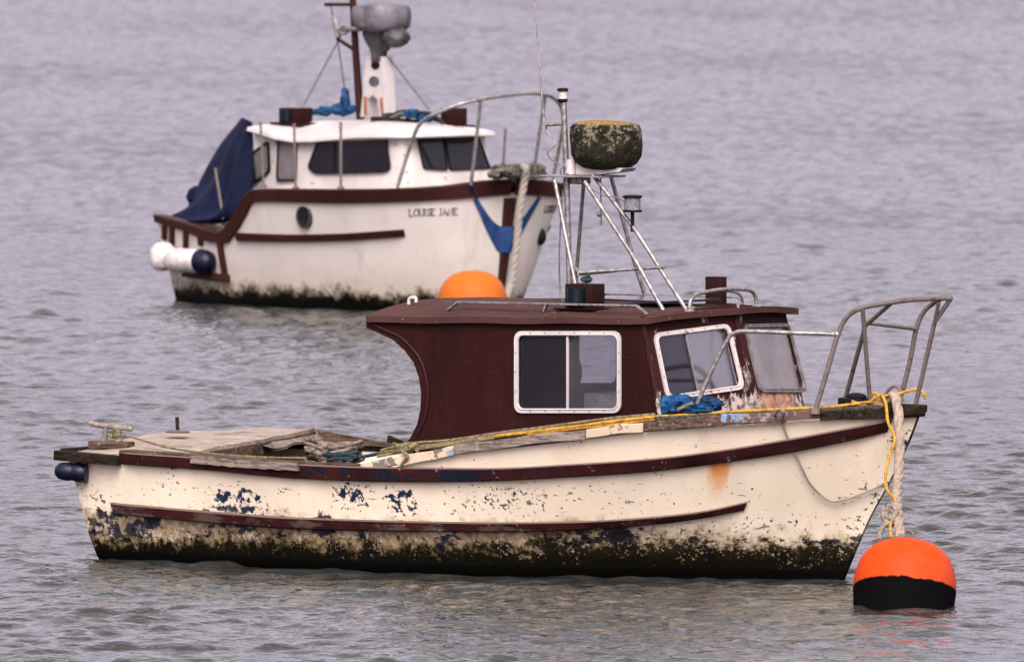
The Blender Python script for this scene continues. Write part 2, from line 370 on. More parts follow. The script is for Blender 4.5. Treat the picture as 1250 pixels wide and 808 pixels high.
# hull paint: cream over old blue, weed and barnacles towards the water, a rust run
def hull_paint():
    m = Mat('peeling_cream_hull'); x, z = m.x, m.z
    big = m.noise(2.0, 4, .6); med = m.noise(7, 7, .66); fine = m.noise(26, 6, .66); vfine = m.noise(75, 4, .6)
    c = m.mix(m.st(big, .3, .7), (.60, .51, .385), (.68, .59, .45))
    c = m.mix(m.st(m.noise(3, 4, .5, m.vec(1.4, 1.4, .22)), .55, .75)*.35, c, (.52, .37, .22))
    def blob(X, Z, rx, rz):
        dx = (x-X)*(1/rx); dz = (z-Z)*(1/rz); return m.st(dx*dx+dz*dz, 1.0, 0.0)
    def at(u, v): s, zz = HN.inv(u, v); return HN.X(s, zz), zz
    reg = None
    for (u, v, rx, rz, k) in ((285, 605, .30, .10, 1.0), (345, 597, .12, .04, .8), (430, 605, .28, .16, .86), (490, 612, .18, .15, .98), (610, 610, .55, .15, .74), (210, 590, .25, .12, .55),
                              (290, 622, .5, .05, .95), (120, 620, .20, .25, .6), (740, 600, .6, .2, .3), (1080, 610, .16, .20, .62), (1103, 545, .10, .22, .9), (960, 640, .5, .08, .62), (840, 650, .7, .07, .7), (1055, 640, .2, .10, .7), (270, 607, .14, .05, 1.1), (300, 600, .1, .04, 1.06), (315, 609, .05, .05, 1.06), (248, 593, .06, .04, 1.0)):
        X, Z = at(u, v); b = blob(X, Z, rx, rz)*k; reg = b if reg is None else reg.mx(b)
    t = m.noise(13.5, 6, .62)*.66+fine*.34
    chip = m.st(t+reg*.26, .75, .762)
    dots = m.st(m.noise(34, 3, .55, m.vec(1, 1, 1.25, (5, 2, 1)))+reg*.12, .685, .695)
    scratch = m.st(m.noise(20, 3, .6, m.vec(.35, .35, 3.2, (1, 7, 3)))+reg*.06, .70, .71)*.8
    blue = m.mix(m.st(fine, .4, .62), (.004, .006, .018), (.009, .022, .055))
    halo = m.st(t+reg*.26, .73, .75)
    c = m.mix(halo*.5, c, (.62, .55, .47))
    c = m.mix((dots*.9).mx(scratch), c, (.045, .030, .028)); c = m.mix(chip, c, blue)
    # rust run below the strake
    X, Z = at(880, 567); k = (x-X+(Z-z)*.42)*(1/.075); run = m.st(k*k+(m.noise(5, 3, .6, m.vec(3, 3, .6))-.5)*1.5+(Z-z)*1.6, 1.1, .1)*m.st(z, Z-.27, Z-.03)*m.st(z, Z+.03, Z+.01)
    c = m.mix(run*.9, c, (.54, .205, .02))
    # growth
    zz = z+m.st(x, -5.0, -3.6)*-.0+m.st(x, -1.4, -.2)*.05+(big-.5)*.12
    stain = m.st(zz+(med-.5)*.36+(fine-.5)*.12, .37, .25)
    tan = m.mix(m.st(fine, .38, .6), (.135, .085, .034), (.27, .19, .095))
    c = m.mix(stain*.88, c, tan)
    ol = m.st(zz+(fine-.5)*.22+(med-.5)*.30-.03*m.st(x, -4.9, -1.8), .235, .12)
    c = m.mix(ol*.9, c, m.mix(m.st(vfine, .4, .6), (.030, .022, .007), (.080, .056, .019)))
    patch = m.noise(5.5, 7, .68, m.vec(.8, .8, 1.3, (3, 8, 1)))
    navy = m.st(patch+m.st((zz-.24).abs(), .16, .03)*.12, .648, .663)*m.st(z, .46, .40)
    c = m.mix(navy*.95, c, m.mix(m.st(fine, .4, .6), (.0035, .0045, .012), (.007, .012, .030)))
    flake = m.noise(17, 7, .72)*.62+m.noise(4.5, 4, .6, m.vec(1, 1, 1, (9, 4, 2)))*.38
    bar = m.st(flake+m.st((zz-.20-.03*m.st(x, -4.5, -2)-.02*m.st(x, -2, -.5)).abs(), .12, .0)*.115, .645, .665)*m.st(z, .05, .12)
    c = m.mix(bar*.92, c, m.mix(m.st(vfine, .35, .62), (.21, .15, .085), (.50, .42, .33)))
    zd = z-m.st(x, -4.9, -3.2)*.03-m.st(x, -2.6, -1.0)*.075
    dk = m.st(zd+(med-.5)*.36+(fine-.5)*.26, .16, .085)
    c = m.mix(dk*.97, c, m.mix(m.st(z+(fine-.5)*.14+(med-.5)*.1, .085, .22), (.0018, .0016, .0011), (.0105, .0082, .0033)))
    ol = ol.mx(dk)
    nav2 = m.st(patch+m.st((z-.245-(big-.5)*.1).abs(), .055, .0)*m.st(x, -2.6, -1.4)*.14, .60, .62)*m.st((z-.245-(big-.5)*.1).abs(), .075, .05); c = m.mix(nav2*.93, c, (.004, .0042, .006))
    sp = m.st(m.noise(52, 4, .7)*.6+m.noise(7, 4, .6, m.vec(1, 1, 1, (2, 5, 6)))*.4+m.st(z, .07, .17)*.06, .615, .64)*m.st(z, .05, .1)
    c = m.mix(sp*dk*.8, c, m.mix(m.st(vfine, .4, .6), (.10, .07, .03), (.36, .29, .21)))
    wet = m.st(z+(fine-.5)*.04, .075, .045); c = m.mix(wet, c, (.0012, .0012, .001))
    m.bump(chip*-1+bar*.7+ol*fine*1.6+fine*.1, .55, .006)
    r = m.mix(ol, (.48,)*3, (.93,)*3); 
    return m.set(c, r, 0, m.mix(ol, (.3,)*3, (.04,)*3))
hull_mesh(HN, ztop, -.28, 110, 34, .045, .12).build('hull', hull_paint(), boat)

def strake(H, rows, depth, name, mat, parent, both=True, n=70, slope=.0):
    ct, a, b = H.curve([(u, t) for u, t, _ in rows]); cb, a2, b2 = H.curve([(u, w) for u, _, w in rows]); a = max(a, a2); b = min(b, b2)
    res = []
    for side in ((-1, 1) if both else (-1,)):
        mb = MB(); L = []
        for i in range(n+1):
            s = a+(b-a)*i/n; zt, zb = ct(s), cb(s); nn = H.N(s, (zt+zb)/2, side); w = 1+.06*math.sin(i*1.7)+.05*math.sin(i*.61)
            q = depth*w*min(1, .35+i*.5, .35+(n-i)*.5); pt, pb = H.P(s, zt, 0, side), H.P(s, zb, 0, side)
            L.append([pt-nn*.004, pt+nn*q*.8, pt+nn*q+Vector((0, 0, -.008)), pb+nn*q+Vector((0, 0, .008)), pb+nn*q*.7, pb-nn*.004])
        mb.loft(L); mb.add(L[0], [tuple(range(6))]); mb.add(L[-1], [tuple(range(6))])
        res.append(mb.build(name, mat, parent, 30))
    return res
def strake_paint(blue=True):
    m = Mat('flaking_maroon_strake'); n = m.noise(9, 7, .68); n2 = m.noise(40, 5, .65); up = m.st(m.z-m.z, -1, 1)
    c = m.mix(m.st(m.noise(3, 4, .6), .35, .65), (.019, .0052, .005), (.040, .009, .0085))
    bl = m.st(m.noise(6, 7, .66, m.vec(1, 1, 1.6, (4, 0, 0)))+m.st((m.x+2.4).abs(), 1.35, .2)*.13, .622, .637)
    if blue: c = m.mix(bl, c, (.008, .010, .020))
    else: c = m.mix(m.st(m.noise(5, 7, .7, m.vec(.5, 1, 2)), .5, .58)*.7, c, (.085, .058, .048))
    ch = m.st(n*.6+n2*.4, .60, .62); c = m.mix(ch*.8, c, (.20, .155, .13))
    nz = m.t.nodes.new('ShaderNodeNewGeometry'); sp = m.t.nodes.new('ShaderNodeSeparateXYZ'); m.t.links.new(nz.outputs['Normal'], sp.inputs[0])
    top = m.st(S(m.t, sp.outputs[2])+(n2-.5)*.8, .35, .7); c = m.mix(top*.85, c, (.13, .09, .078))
    m.bump(ch*-1+bl*-.4+n2*.4, .5, .004); return m.set(c, .7, 0, .08)
M['strake'] = strake_paint(); M['strip'] = strake_paint(False)
strake(HN, [(147, 551, 566), (250, 558, 573), (370, 566, 584), (440, 569, 587), (500, 570, 588), (600, 571, 587), (700, 566, 582), (800, 559, 575), (880, 549, 565), (960, 536, 553), (1040, 521, 537), (1088, 512, 526)], .045, 'rubbing_strake', M['strake'], boat)
strake(HN, [(137, 613, 626), (250, 623, 637), (360, 631, 645), (480, 635, 648), (600, 637, 649), (700, 636, 647), (800, 630, 640), (860, 623, 632), (912, 612, 622)], .05, 'rubbing_strip', M['strip'], boat)

# cap boards along the raised topsides
def cap(u0, u1, mat, w=.075, lift=0.0, thick=.05, rows=None, nm='cap_board'):
    q = [HN.inv(u, v) for u, v in rows]; zf = pchip([a for a, _ in q], [b for _, b in q]); a, b = q[0][0], q[-1][0]
    for side in (-1, 1):
        L = []; n = 26
        for i in range(n+1):
            s = a+(b-a)*i/n; z = zf(s)+lift; nn = HN.N(s, z, side); P = HN.P(s, z, 0, side); j = .004*math.sin(s*70)+.0015*math.sin(s*190)
            o = P+nn*(.022+j); inn = P-nn*w
            L.append([inn+Vector((0, 0, -thick*.6)), inn, inn+nn*.008+Vector((0, 0, .004)), o+nn*-.006+Vector((0, 0, .004+j)), o, o+Vector((0, 0, -thick+j*.8)), o-nn*.012+Vector((0, 0, -thick))])
        mb = MB(); mb.loft(L, True); k = len(L[0]); mb.add(L[0], [tuple(range(k))]); mb.add(L[-1], [tuple(range(k))]); mb.build(nm, mat, boat, 30)
cap(0, 0, M['creamwood'], rows=[(442, 566), (500, 555), (556, 545)], thick=.052)
cap(0, 0, M['greywood'], rows=[(557, 544), (640, 533), (716, 525)], thick=.05)
cap(0, 0, painted('cream_cap_paint', (.50, .40, .28), (.15, .11, .08), .60, 7, .8), rows=[(717, 524), (760, 519), (786, 517)], thick=.05)
cap(0, 0, M['brownwood'], rows=[(788, 514), (880, 508), (960, 504)], thick=.055)
cap(0, 0, painted('brown_cap_with_old_blue', (.10, .058, .045), (.20, .17, .15), .53, 9, .75, (.13, .21, .31), sth=.57), rows=[(880.5, 507.5), (960, 503.5), (1000, 501.5)], thick=.05, lift=.004, w=.05)
cap(0, 0, M['darkwood'], rows=[(1001, 503), (1050, 501), (1100, 500), (1119, 499)], thick=.05)

# deck forward (side decks and foredeck) and the floor of the cockpit
deckz = lambda s: ztop(s)-.012
def sheet(H, s0, s1, zf, inset_, camber, n=34, m=13, thick=.03):
    mb = MB(); T = []; B = []
    for i in range(n+1):
        s = s0+(s1-s0)*i/n; z = zf(s); b = max(H.half(s, z)-inset_, .004)
        T.append([Vector((H.X(s, z), b*(2*k/m-1), z+camber*(1-(2*k/m-1)**2))) for k in range(m+1)]); B.append([p-Vector((0, 0, thick)) for p in T[-1]])
    mb.loft(T); mb.loft(B)
    for r in (0, -1): mb.loft([T[r], B[r]], False, False)
    for k in (0, -1): mb.loft([[r[k] for r in T], [r[k] for r in B]], False, False)
    return mb
sA = HN.inv(508, 556)[0]
sheet(HN, sA, .995, deckz, .05, .03).build('foredeck', painted('worn_deck_paint', (.30, .22, .175), (.13, .09, .07), .5, 10, .85), boat)
sheet(HN, .02, sA+.06, lambda s: .26, .06, 0, 20, 6).build('cockpit_floor', M['darkwood'], boat)
# aft deck: warped, bleached plywood on a beam
sD = HN.inv(212, 566)[0]
def zdk(s): return ztop(s)+.035
mb = MB(); T = []; B = []
for i in range(17):
    f = i/16; row = []
    for k in range(19):
        y = 2*k/18-1; s = -.014+(sD+.014-.04*max(0, y))*f; z = zdk(max(s, 0)); b = HN.half(max(s, 0), z)+.015
        jag = (.012*math.sin(7*y+3)+.010*math.sin(17*y)) if i in (0, 16) else 0
        zz = z+.028*(1-y*y)+.040*(y+1)+.018*f*max(0, y)+(.010*math.sin(9*f+4*y))*.6
        row.append(Vector((HN.X(s, z)+jag, b*y, zz)))
    T.append(row); B.append([p-Vector((0, 0, .022)) for p in row])
mb.loft(T); mb.loft(B); [mb.loft([T[r], B[r]], False, False) for r in (0, -1)]; [mb.loft([[r[k] for r in T], [r[k] for r in B]], False, False) for k in (0, -1)]
mb.build('aft_deck', M['deckply'], boat)
mb = MB(); L = []
for k in range(19):
    p = T[-1][k]; y = 2*k/18-1; dr = .095-.035*abs(y)
    L.append([p+Vector((-.01, 0, -.024)), p+Vector((.012, 0, -.024)), p+Vector((.016, 0, -dr)), p+Vector((-.02, 0, -dr-.006))])
mb.loft(L, True, False); mb.build('deck_beam', M['brownwood'], boat)
# second splintered sheet below the lip
mb = MB(); mb.loft([[T[-1][k]+Vector((.0+.05*(k-9)/9, 0, -.030)) for k in range(9, 18)], [T[-1][k]+Vector((.07+.02*math.sin(k*2.3), 0, -.058-.01*math.sin(k*1.3))) for k in range(9, 18)]], False, False)
mb.loft([[T[-1][k]+Vector((.0+.05*(k-9)/9, 0, -.045)) for k in range(9, 18)], [T[-1][k]+Vector((.07+.02*math.sin(k*2.3), 0, -.070-.01*math.sin(k*1.3))) for k in range(9, 18)]], False, False)
mb.build('splintered_plank', M['greywood'], boat)
# dark rotten corner timber, gunwale board, pale plank
def gun(rows, w, thick, mat, nm, off=.02, both=True):
    q = [HN.inv(u, v) for u, v in rows]; zf = pchip([a for a, _ in q], [b for _, b in q]); a, b = q[0][0], q[-1][0]
    for side in ((-1, 1) if both else (-1,)):
        L = []; n = 16
        for i in range(n+1):
            s = a+(b-a)*i/n; z = zf(s); nn = HN.N(s, z, side); P = HN.P(s, z, 0, side); j = .003*math.sin(i*2.7+len(nm))
            L.append([P-nn*w+Vector((0, 0, -thick)), P-nn*w+Vector((0, 0, 0)), P+nn*(off+j)+Vector((0, 0, j)), P+nn*(off+j)+Vector((0, 0, -thick+j))])
        mb = MB(); mb.loft(L, True, False); mb.add(L[0], [(0, 1, 2, 3)], False); mb.add(L[-1], [(0, 1, 2, 3)], False); mb.build(nm, mat, boat)
q = HN.inv(88, 549); c = HN.P(0, q[1])
mb = MB(); e = HN.P(HN.inv(147, 552)[0], q[1]-.02)
mb.beam(c+Vector((-.05, -.03, -.034)), e+Vector((0, -.03, -.03)), .06, .062, bev=.006); mb.build('corner_timber', M['darkwood'], boat)
mb = MB(); mb.beam(Vector((c.x-.02, c.y, c.z-.03)), Vector((c.x-.02, -c.y, c.z-.03)), .05, .075, bev=.006); mb.build('transom_cap', M['darkwood'], boat)
gun([(150, 549), (250, 556), (370, 564), (440, 567)], .10, .02, M['brownwood'], 'gunwale', .03)
gun([(240, 556), (300, 561), (370, 565)], .06, .045, M['greywood'], 'gunwale_plank', .058, False)
# far inner coaming and cockpit side lining
fl = MB()
a, b = NF.p(388, 526, .93), NF.p(474, 543, .97)
fl.beam(a+Vector((0, 0, -.035)), b+Vector((0, 0, -.03)), .03, .085, bev=.004); fl.build('coaming', M['brownwood'], boat)
fl = MB(); a = NF.p(470, 541, .98); fl.prism([a+Vector((0, 0, -.10)), a+Vector((.30, 0, -.10)), a+Vector((.34, 0, .0)), a+Vector((.12, 0, .018)), a+Vector((.02, 0, .05))], [], (0, .025, 0)); fl.build('broken_coaming', M['darkwood'], boat)
lin = MB(); L = []
for i in range(15):
    s = HN.inv(300, 570)[0]+(sA+.06-HN.inv(300, 570)[0])*i/14; z = ztop(s); L.append([Vector((HN.X(s, z), HN.half(s, z)-.075, z-.06)), Vector((HN.X(s, z), HN.half(s, z)-.12, .27))])
lin.loft(L); lin.build('cockpit_lining', painted('faded_lining_paint', (.30, .25, .23), (.12, .08, .07), .55, 6, .8), boat)

# horn cleat on its block
cb = NF.p(136, 541, -.60)
cz = Vector((cb.x, cb.y, cb.z))
cl = MB(); cl.box(cz+Vector((0, 0, -.008)), (.30, .085, .045), bev=.006); blk = cl.build('cleat_block', M['brownwood'], boat)
cl = MB()
for dx in (-.045, .045): cl.tube([cz+Vector((dx*1.25, 0, .012)), cz+Vector((dx, 0, .055)), cz+Vector((dx*.9, 0, .10))], [.026, .016, .017], 10)
cl.tube(spl([cz+Vector((-.175, 0, .122)), cz+Vector((-.09, 0, .110)), cz+Vector((0, 0, .104)), cz+Vector((.09, 0, .099)), cz+Vector((.16, 0, .092))], 4), [.010]+[.0175]*15+[.012, .010], 10)
cl.build('cleat', simple('chalky_alloy', (.25, .20, .17), .7, .2, .3, 30, .3), blk)
pz = NF.p(217, 528, -.05); pm = MB(); pm.lathe([(.075, 0), (.078, .008), (.05, .014), (.014, .018)], pz, 20); pb = pm.build('deck_plate', M['rusttube'], boat)
pm = MB(); pm.tube([pz+Vector((0, 0, .012)), pz+Vector((-.006, 0, .098))], .0125, 10); pm.build('pin', M['darkwood'], pb)

# ---- wheelhouse
CW = .80
bl_ = [(488, 548), (530, 545), (600, 537), (700, 527), (760, 520), (806, 514)]
aft = [(783, 388), (447, 388), (447, 400), (463, 407), (480, 415), (494, 428), (505, 443), (511, 460), (514, 480), (513, 500), (509, 518), (501, 534)]
def Y(u, v, y=-CW): return NF.p(u, v, y)
side_loop = [Y(*p) for p in bl_+aft]
win_px = [(629, 404), (759, 404), (759, 504), (629, 504)]
winN = [Y(*p) for p in win_px]
hole = rrect(inset(winN, .022), .05)
mb = MB(); mb.prism(side_loop, [hole], (0, .03, 0)); wall = mb.build('cabin_wall', M['maroon'], boat)
fs = [Vector((p.x, CW, p.z)) for p in side_loop]
winF = [NF.p(*p, CW) for p in [(681, 398), (757, 398), (757, 471), (683, 471)]]
winG = [Vector((p.x, CW, p.z)) for p in winN]
mb = MB(); mb.prism(fs, [rrect(inset(winF, .012), .06), rrect(inset(winG, .022), .05)], (0, -.03, 0)); mb.build('cabin_wall', M['maroon'], boat)
# moulding along the swept aft edge
ed = [Y(*p)+Vector((.055, -.007, .02)) for p in aft[2:]]
mb = MB(); mb.tube(spl(ed, 4), .006, 6); mb.build('edge_bead', M['maroon_rail'], wall)
# front: two raked panels meeting at a centre post
nb, nt = Y(807, 514), Y(784, 386); fb, ft = Vector((nb.x, CW, nb.z+.02)), Vector((nt.x, CW, nt.z))
cbm = Vector((nb.x+.15, 0, nb.z+.03)); ctp = Vector((nt.x+.13, 0, nt.z+.05))
def panel(A, B, Cc, D, quad, nm, mat, thick=.03):   # A,B bottom; Cc,D top ; quad = window pixels
    n = (B-A).cross(D-A).normalized()
    if n.x < 0: n = -n
    w = [NF.pl(u, v, A, n) for u, v in quad]
    Cp = Cc-n*((Cc-A).dot(n)); 
    mb = MB(); mb.prism([A, B, Cp, D], [rrect(inset(w, .02), .05)], -n*thick); mb.build(nm, mat, boat); return w, n
def front_paint():
    m = Mat('peeling_cabin_front'); n = m.noise(13, 7, .7, m.vec(1, 1, .45)); low = m.st(m.z+(m.noise(7, 4, .6)-.5)*.2, NF.p(860, 470, -.4).z, NF.p(860, 498, -.4).z)
    c = m.mix(m.st(m.noise(5, 4, .6), .35, .65), (.022, .0050, .0054), (.03, .007, .007))
    ch = m.st(n+low*.22+m.st((m.y-.02).abs(), .16, .03)*.07, .62, .65); c = m.mix(ch*.9, c, m.mix(m.st(m.noise(22, 5, .7), .42, .58), (.10, .075, .065), (.42, .35, .31)))
    o = m.st(m.y+(n-.5)*.2, .10, .2)*low*m.st(m.y, .75, .45); c = m.mix(o*.75, c, m.mix(m.st(m.noise(16, 5, .7), .4, .6), (.20, .10, .07), (.50, .22, .12)))
    m.bump(ch*-1+n*.5, .5, .005); return m.set(c, .75, 0, .12)
M['front'] = front_paint()
w1, n1 = panel(nb, cbm, ctp, nt, [(796, 407), (889, 395), (908, 475), (813, 489)], 'cabin_front', M['front'])
w2, n2 = panel(cbm, fb, ft, ctp, [(906, 396), (962, 395), (984, 479), (926, 479)], 'cabin_front', M['front'])
mb = MB(); mb.beam(cbm+Vector((.012, 0, 0)), ctp+Vector((.012, 0, 0)), .07, .03, up=(1, 0, .2)); mb.build('centre_post', M['front'], boat)
mb = MB(); mb.tube([nb+Vector((.0, -.0, 0)), nt], .014, 8); mb.build('corner_bead', M['whitedirty'] if False else M['front'], boat)
# windows
RIV = [None]
def window(W, n, frame_mat, panes, fw=.028, rad=.06, mull=None, mw=.012, name='window', proud=.012, parent=None, mullmat=None):
    W = [Vector(p) for p in W]; out = rrect(W, rad, 8); inn = rrect(inset(W, fw), rad*.72, 8)
    mb = MB(); mb.prism([p+n*.002 for p in out], [[p+n*.002 for p in inn]], n*proud)
    # raised bead and rivets
    mb.tube([p+n*(proud+.002) for p in rrect(inset(W, fw*.78), rad*.8, 8)], .005, 6, closed=True)
    fr = mb.build('window', frame_mat, parent or boat)
    inw = inset(W, fw-.004)
    if mull is None:
        pn = MB(); pn.prism([p-n*.012 for p in rrect(inw, rad*.72, 8)], [], n*.005); pn.build('pane', panes[0], fr)
    else:
        A, B, Cc, D = inw; f = mull; mbt = A+(B-A)*f; mtp = D+(Cc-D)*f
        l1 = [A, mbt, mtp, D]; l2 = [mbt, B, Cc, mtp]
        pn = MB(); pn.prism([p-n*.012 for p in rrect(l1, rad*.5, 6)], [], n*.004); pn.build('pane', panes[0], fr)
        pn = MB(); pn.prism([p-n*.022 for p in rrect(l2, rad*.5, 6)], [], n*.004); pn.build('pane', panes[1], fr)
        ml = MB(); ml.beam(mbt-n*.004, mtp-n*.004, mw, .018, up=tuple(n)); ml.build('mullion', mullmat or frame_mat, fr)
    for i in range(4):
        a, b = inset(W, fw*.42)[i], inset(W, fw*.42)[(i+1) % 4]; k = max(3, int((b-a).length/.10))
        for j in range(1, k):
            if RIV[0] is None: rv = MB(); rv.sphere((0, 0, 0), .0055, 6); RIV[0] = o = rv.build('rivet', M['rusttube'], fr)
            else: o = RIV[0].copy(); COL.objects.link(o); o.parent = fr
            o.location = a+(b-a)*j/k+n*(proud+.001)
    return fr
nY = Vector((0, -1, 0))
window([winN[0], winN[1], winN[2], winN[3]], nY, M['whitepaint'], [M['glassdark'], M['glass']], mull=.49)
window(winF, Vector((0, 1, 0)), M['whitepaint'], [M['glass']], fw=.02)
window(winG, Vector((0, 1, 0)), M['whitepaint'], [M['glass'], M['glass']], mull=.5)
window(w1, n1, M['whitedirty'], [M['glassdark'], M['glass']], mull=.42, mw=.007, mullmat=M['lensgrey'])
window(w2, n2, simple('grey_alloy_frame', (.21, .19, .19), .6, .2, .3, 16), [M['glassfog']], fw=.024)
P3 = [NF.pl(u, v, w2[0], n2)-n2*.05 for u, v in ((918, 455), (945, 447), (962, 476), (926, 478))]
mb = MB(); mb.prism(P3, [], -n2*.01); mb.build('board', simple('peach_board', (.62, .32, .20), .8), boat)
# interior: bulkhead, console, wheel, conduit
it = MB(); a = Y(640, 540, -.2); it.box((a.x-.14, .05, a.z+.38), (.025, 1.1, .85)); it.build('bulkhead', simple('dark_interior', (.03, .026, .03), .8), boat)
it = MB(); a = Y(770, 500, -.15); it.box((a.x+.1, -.05, a.z-.03), (.26, 1.15, .30), bev=.01); it.box((a.x-.06, -.25, a.z+.02), (.16, .30, .10), bev=.01); con = it.build('console', simple('grey_console', (.34, .31, .31), .6), boat)
it = MB(); wc = Vector((a.x-.19, -.22, a.z+.0)); ring = [wc+Vector((.04*math.sin(t), .15*math.cos(t), .15*math.sin(t))) for t in [2*PI*i/28 for i in range(28)]]
it.tube(ring, .011, 8, closed=True); [it.tube([wc+Vector((.03, 0, 0)), ring[i]], .008, 6) for i in (2, 11, 21)]; it.tube([wc+Vector((.03, 0, 0)), wc+Vector((.13, 0, -.01))], .014, 8); it.build('wheel', M['black'], con)
it = MB(); it.tube(spl([NF.p(703, 400, .3), NF.p(704, 430, .3), NF.p(709, 455, .3), NF.p(703, 480, .3)], 6), .008, 6); it.build('cable', M['black'], con)

it = MB(); a = Y(664, 411, -.55); b = Y(684, 462, -.55); it.loft([[Vector((a.x+(b.x-a.x)*k/12, -.55+.012*math.sin(k*1.9), z)) for k in range(13)] for z in (a.z+.06, b.z)]); it.build('curtain', simple('red_curtain', (.10, .03, .035), .9), boat)
it = MB(); a = Y(664, 462, -.45); b = Y(690, 500, -.45); it.box(((a.x+b.x)/2, -.45, (a.z+b.z)/2), (b.x-a.x, .02, a.z-b.z), bev=.004); it.build('locker', M['whitepaint'], boat)
# roof with crown
zr0, zr1 = Y(447, 386, -CW-.03), Y(790, 388, -CW-.03)
fx = zr1.x+.015; rx = zr0.x
def roofz(x, y, t=0): f = (x-rx)/(fx-rx); return zr0.z+(zr1.z-zr0.z)*f+(.085-.05*max(0, min(1, (f-.35)/.65)))*(1-(y/(CW+.03))**2)+t
mb = MB(); T = []; B = []
for i in range(31):
    row = []
    for k in range(21):
        y = (CW+.035)*(2*k/20-1); xe = fx+.14*(1-abs(2*k/20-1)); xs = rx-.03*(1-abs(2*k/20-1)**2)
        x = xs+(xe-xs)*i/30; row.append(Vector((x, y, roofz(x, y, .0)+.003*math.sin(x*9+y*5))))
    T.append(row); B.append([p-Vector((0, 0, .038)) for p in row])
mb.loft(T); mb.loft(B); [mb.loft([T[r], B[r]], False, False) for r in (0, -1)]; [mb.loft([[r[k] for r in T], [r[k] for r in B]], False, False) for k in (0, -1)]
roof = mb.build('roof', M['roof'], boat)
def onroof(u, v, lift=0.0):                      # where the pixel's sight line meets the roof
    z = zr0.z+.04
    for _ in range(40):
        p = NF.pz(u, v, z); z = z*.5+.5*roofz(p.x, max(-.83, min(.83, p.y)), lift)
    return Vector((p.x, p.y, z))
def rf(u, y, lift=0.0):                          # roof point at image column u and athwart position y
    x = NF.p(u, 375, y).x; return Vector((x, y, roofz(x, y, lift)))
RT_ = -.63
def grab(pts, mat, r=.011, feet=()):
    mb = MB(); mb.tube(spl(pts, 6), r, 10)
    for f in feet: mb.lathe([(.034, -.004), (.034, .006), (.02, .012)], f, 14)
    return mb.build('grab_rail', mat, boat)
lift = .052
def flat_rail(u0, u1, y, mids=()):
    mb = MB(); a, b = rf(u0, y), rf(u1, y); c = rf(u0+13, y, lift); d = rf(u1-13, y, lift)
    mb.beam(a, c, .028, .010, bev=.002); mb.beam(c+Vector((-.01, 0, 0)), d+Vector((.01, 0, 0)), .028, .011, bev=.002); mb.beam(d, b, .028, .010, bev=.002)
    for u in mids: mb.beam(rf(u, y), rf(u+4, y, lift), .03, .010, bev=.002)
    mb.build('grab_rail', M['steel'], boat)
flat_rail(546, 790, -.66, (664,)); flat_rail(664+62, 664+250, .60)
mb = MB(); mb.tube(spl([rf(499, -.45, .0), rf(500, -.45, .035), rf(507, -.45, .04), rf(508, -.45, .012)], 4), .011, 8); mb.build('roof_hook', M['whitepaint'], boat)
# curved rails at the front of the roof
for x, y0, y1, h, r_ in ((fx+.02, -.42, .33, .10, .0125), (fx-.10, -.22, .36, .085, .009)):
    a, b = Vector((x, y0, roofz(x, y0))), Vector((x, y1, roofz(x, y1)))
    grab([a, a+Vector((0, .012, h*.6)), a+Vector((0, .06, h*.95)), a+Vector((0, .15, h+.008)), (a+b)/2+Vector((0, 0, h+.018)), b+Vector((0, -.13, h+.008)), b+Vector((0, -.05, h*.92)), b+Vector((0, -.01, h*.55)), b], M['steel'], r_, (a, b))
# lamp boxes
def lampbox(c, w, h, nm='side_light', lens=True, parent=boat, dp=.14):
    mb = MB(); mb.box(c+Vector((0, 0, h/2)), (w, dp, h), bev=.006); mb.box(c+Vector((0, -.03, .004)), (w*1.35, .22, .012), bev=.002); o = mb.build(nm, M['box'], parent)
    if lens:
        mb = MB(); mb.tube([c+Vector((-.01, -.075, .02)), c+Vector((-.01, -.075, h*.82))], w*.30, 18); mb.build('lens', M['lens'], o)
    return o
lb = rf(714, -.50); lampbox(lb, .20, .155)
lampbox(rf(874, .52), .115, .175, lens=False, dp=.07)
mb = MB(); a, b, c, d = rf(736, -.30, .03), rf(812, -.30, .03), rf(880, .22, .03), rf(800, .22, .03)
mb.prism([a, b, c, d], [], (0, 0, .014)); mb.build('roof_hatch', M['solar'], boat)

# lattice mast of steel tubes
mast = thing('x', '', '', (0, 0, 0)); bpy.data.objects.remove(mast)
tb = MB()
def Q(u, v, y): return NF.p(u, v, y)
foot = lambda u, y: rf(u, y, -.005)
r = .0125
pole = [Q(688, 122, -.12), Q(692, 230, -.12), Q(695, 340, -.12), foot(695, -.12)]
tb.tube(pole, .0185, 12)
tb.tube([Q(677, 220, -.28), foot(708, -.42)], .013, 10)
tb.tube([Q(713, 218, .02), Q(704, 330, .18), foot(702, .20)], .012, 10)
tb.tube([Q(714, 222, -.22), Q(776, 318, -.34), foot(810, -.40)], .0135, 10)
tb.tube([Q(724, 214, -.14), Q(775, 280, -.20), foot(838, -.28)], .0135, 10)
tb.tube([Q(746, 216, .14), Q(775, 322, .30), foot(790, .36)], .013, 10)
tb.tube([Q(707, 333, -.37), Q(812, 326, -.24)], .011, 10)
tb.tube([Q(707, 333, -.37), Q(703, 328, .18)], .011, 10)
tb.tube([Q(706, 335, -.37), Q(752, 331, .25)], .009, 8)
mf = tb.build('mast_frame', M['steel'], boat)
pm = MB(); c = Q(711, 215, -.06); pm.box(c, (.44, .30, .012), bev=.003); pm.box(c+Vector((-.04, 0, -.03)), (.14, .10, .04), bev=.005); pm.build('mast_platform', M['steel'], boat)
bk = MB(); a = [Q(*p, -.10) for p in ((691, 213), (691, 199), (700, 195), (716, 197), (760, 206), (756, 210), (725, 214))]
bk.prism(a, [], (0, .16, 0)); bk.tube([Q(697, 195, -.11), Q(697, 213, -.11)], .03, 14); bk.build('radar_bracket', M['whitepaint'], boat)
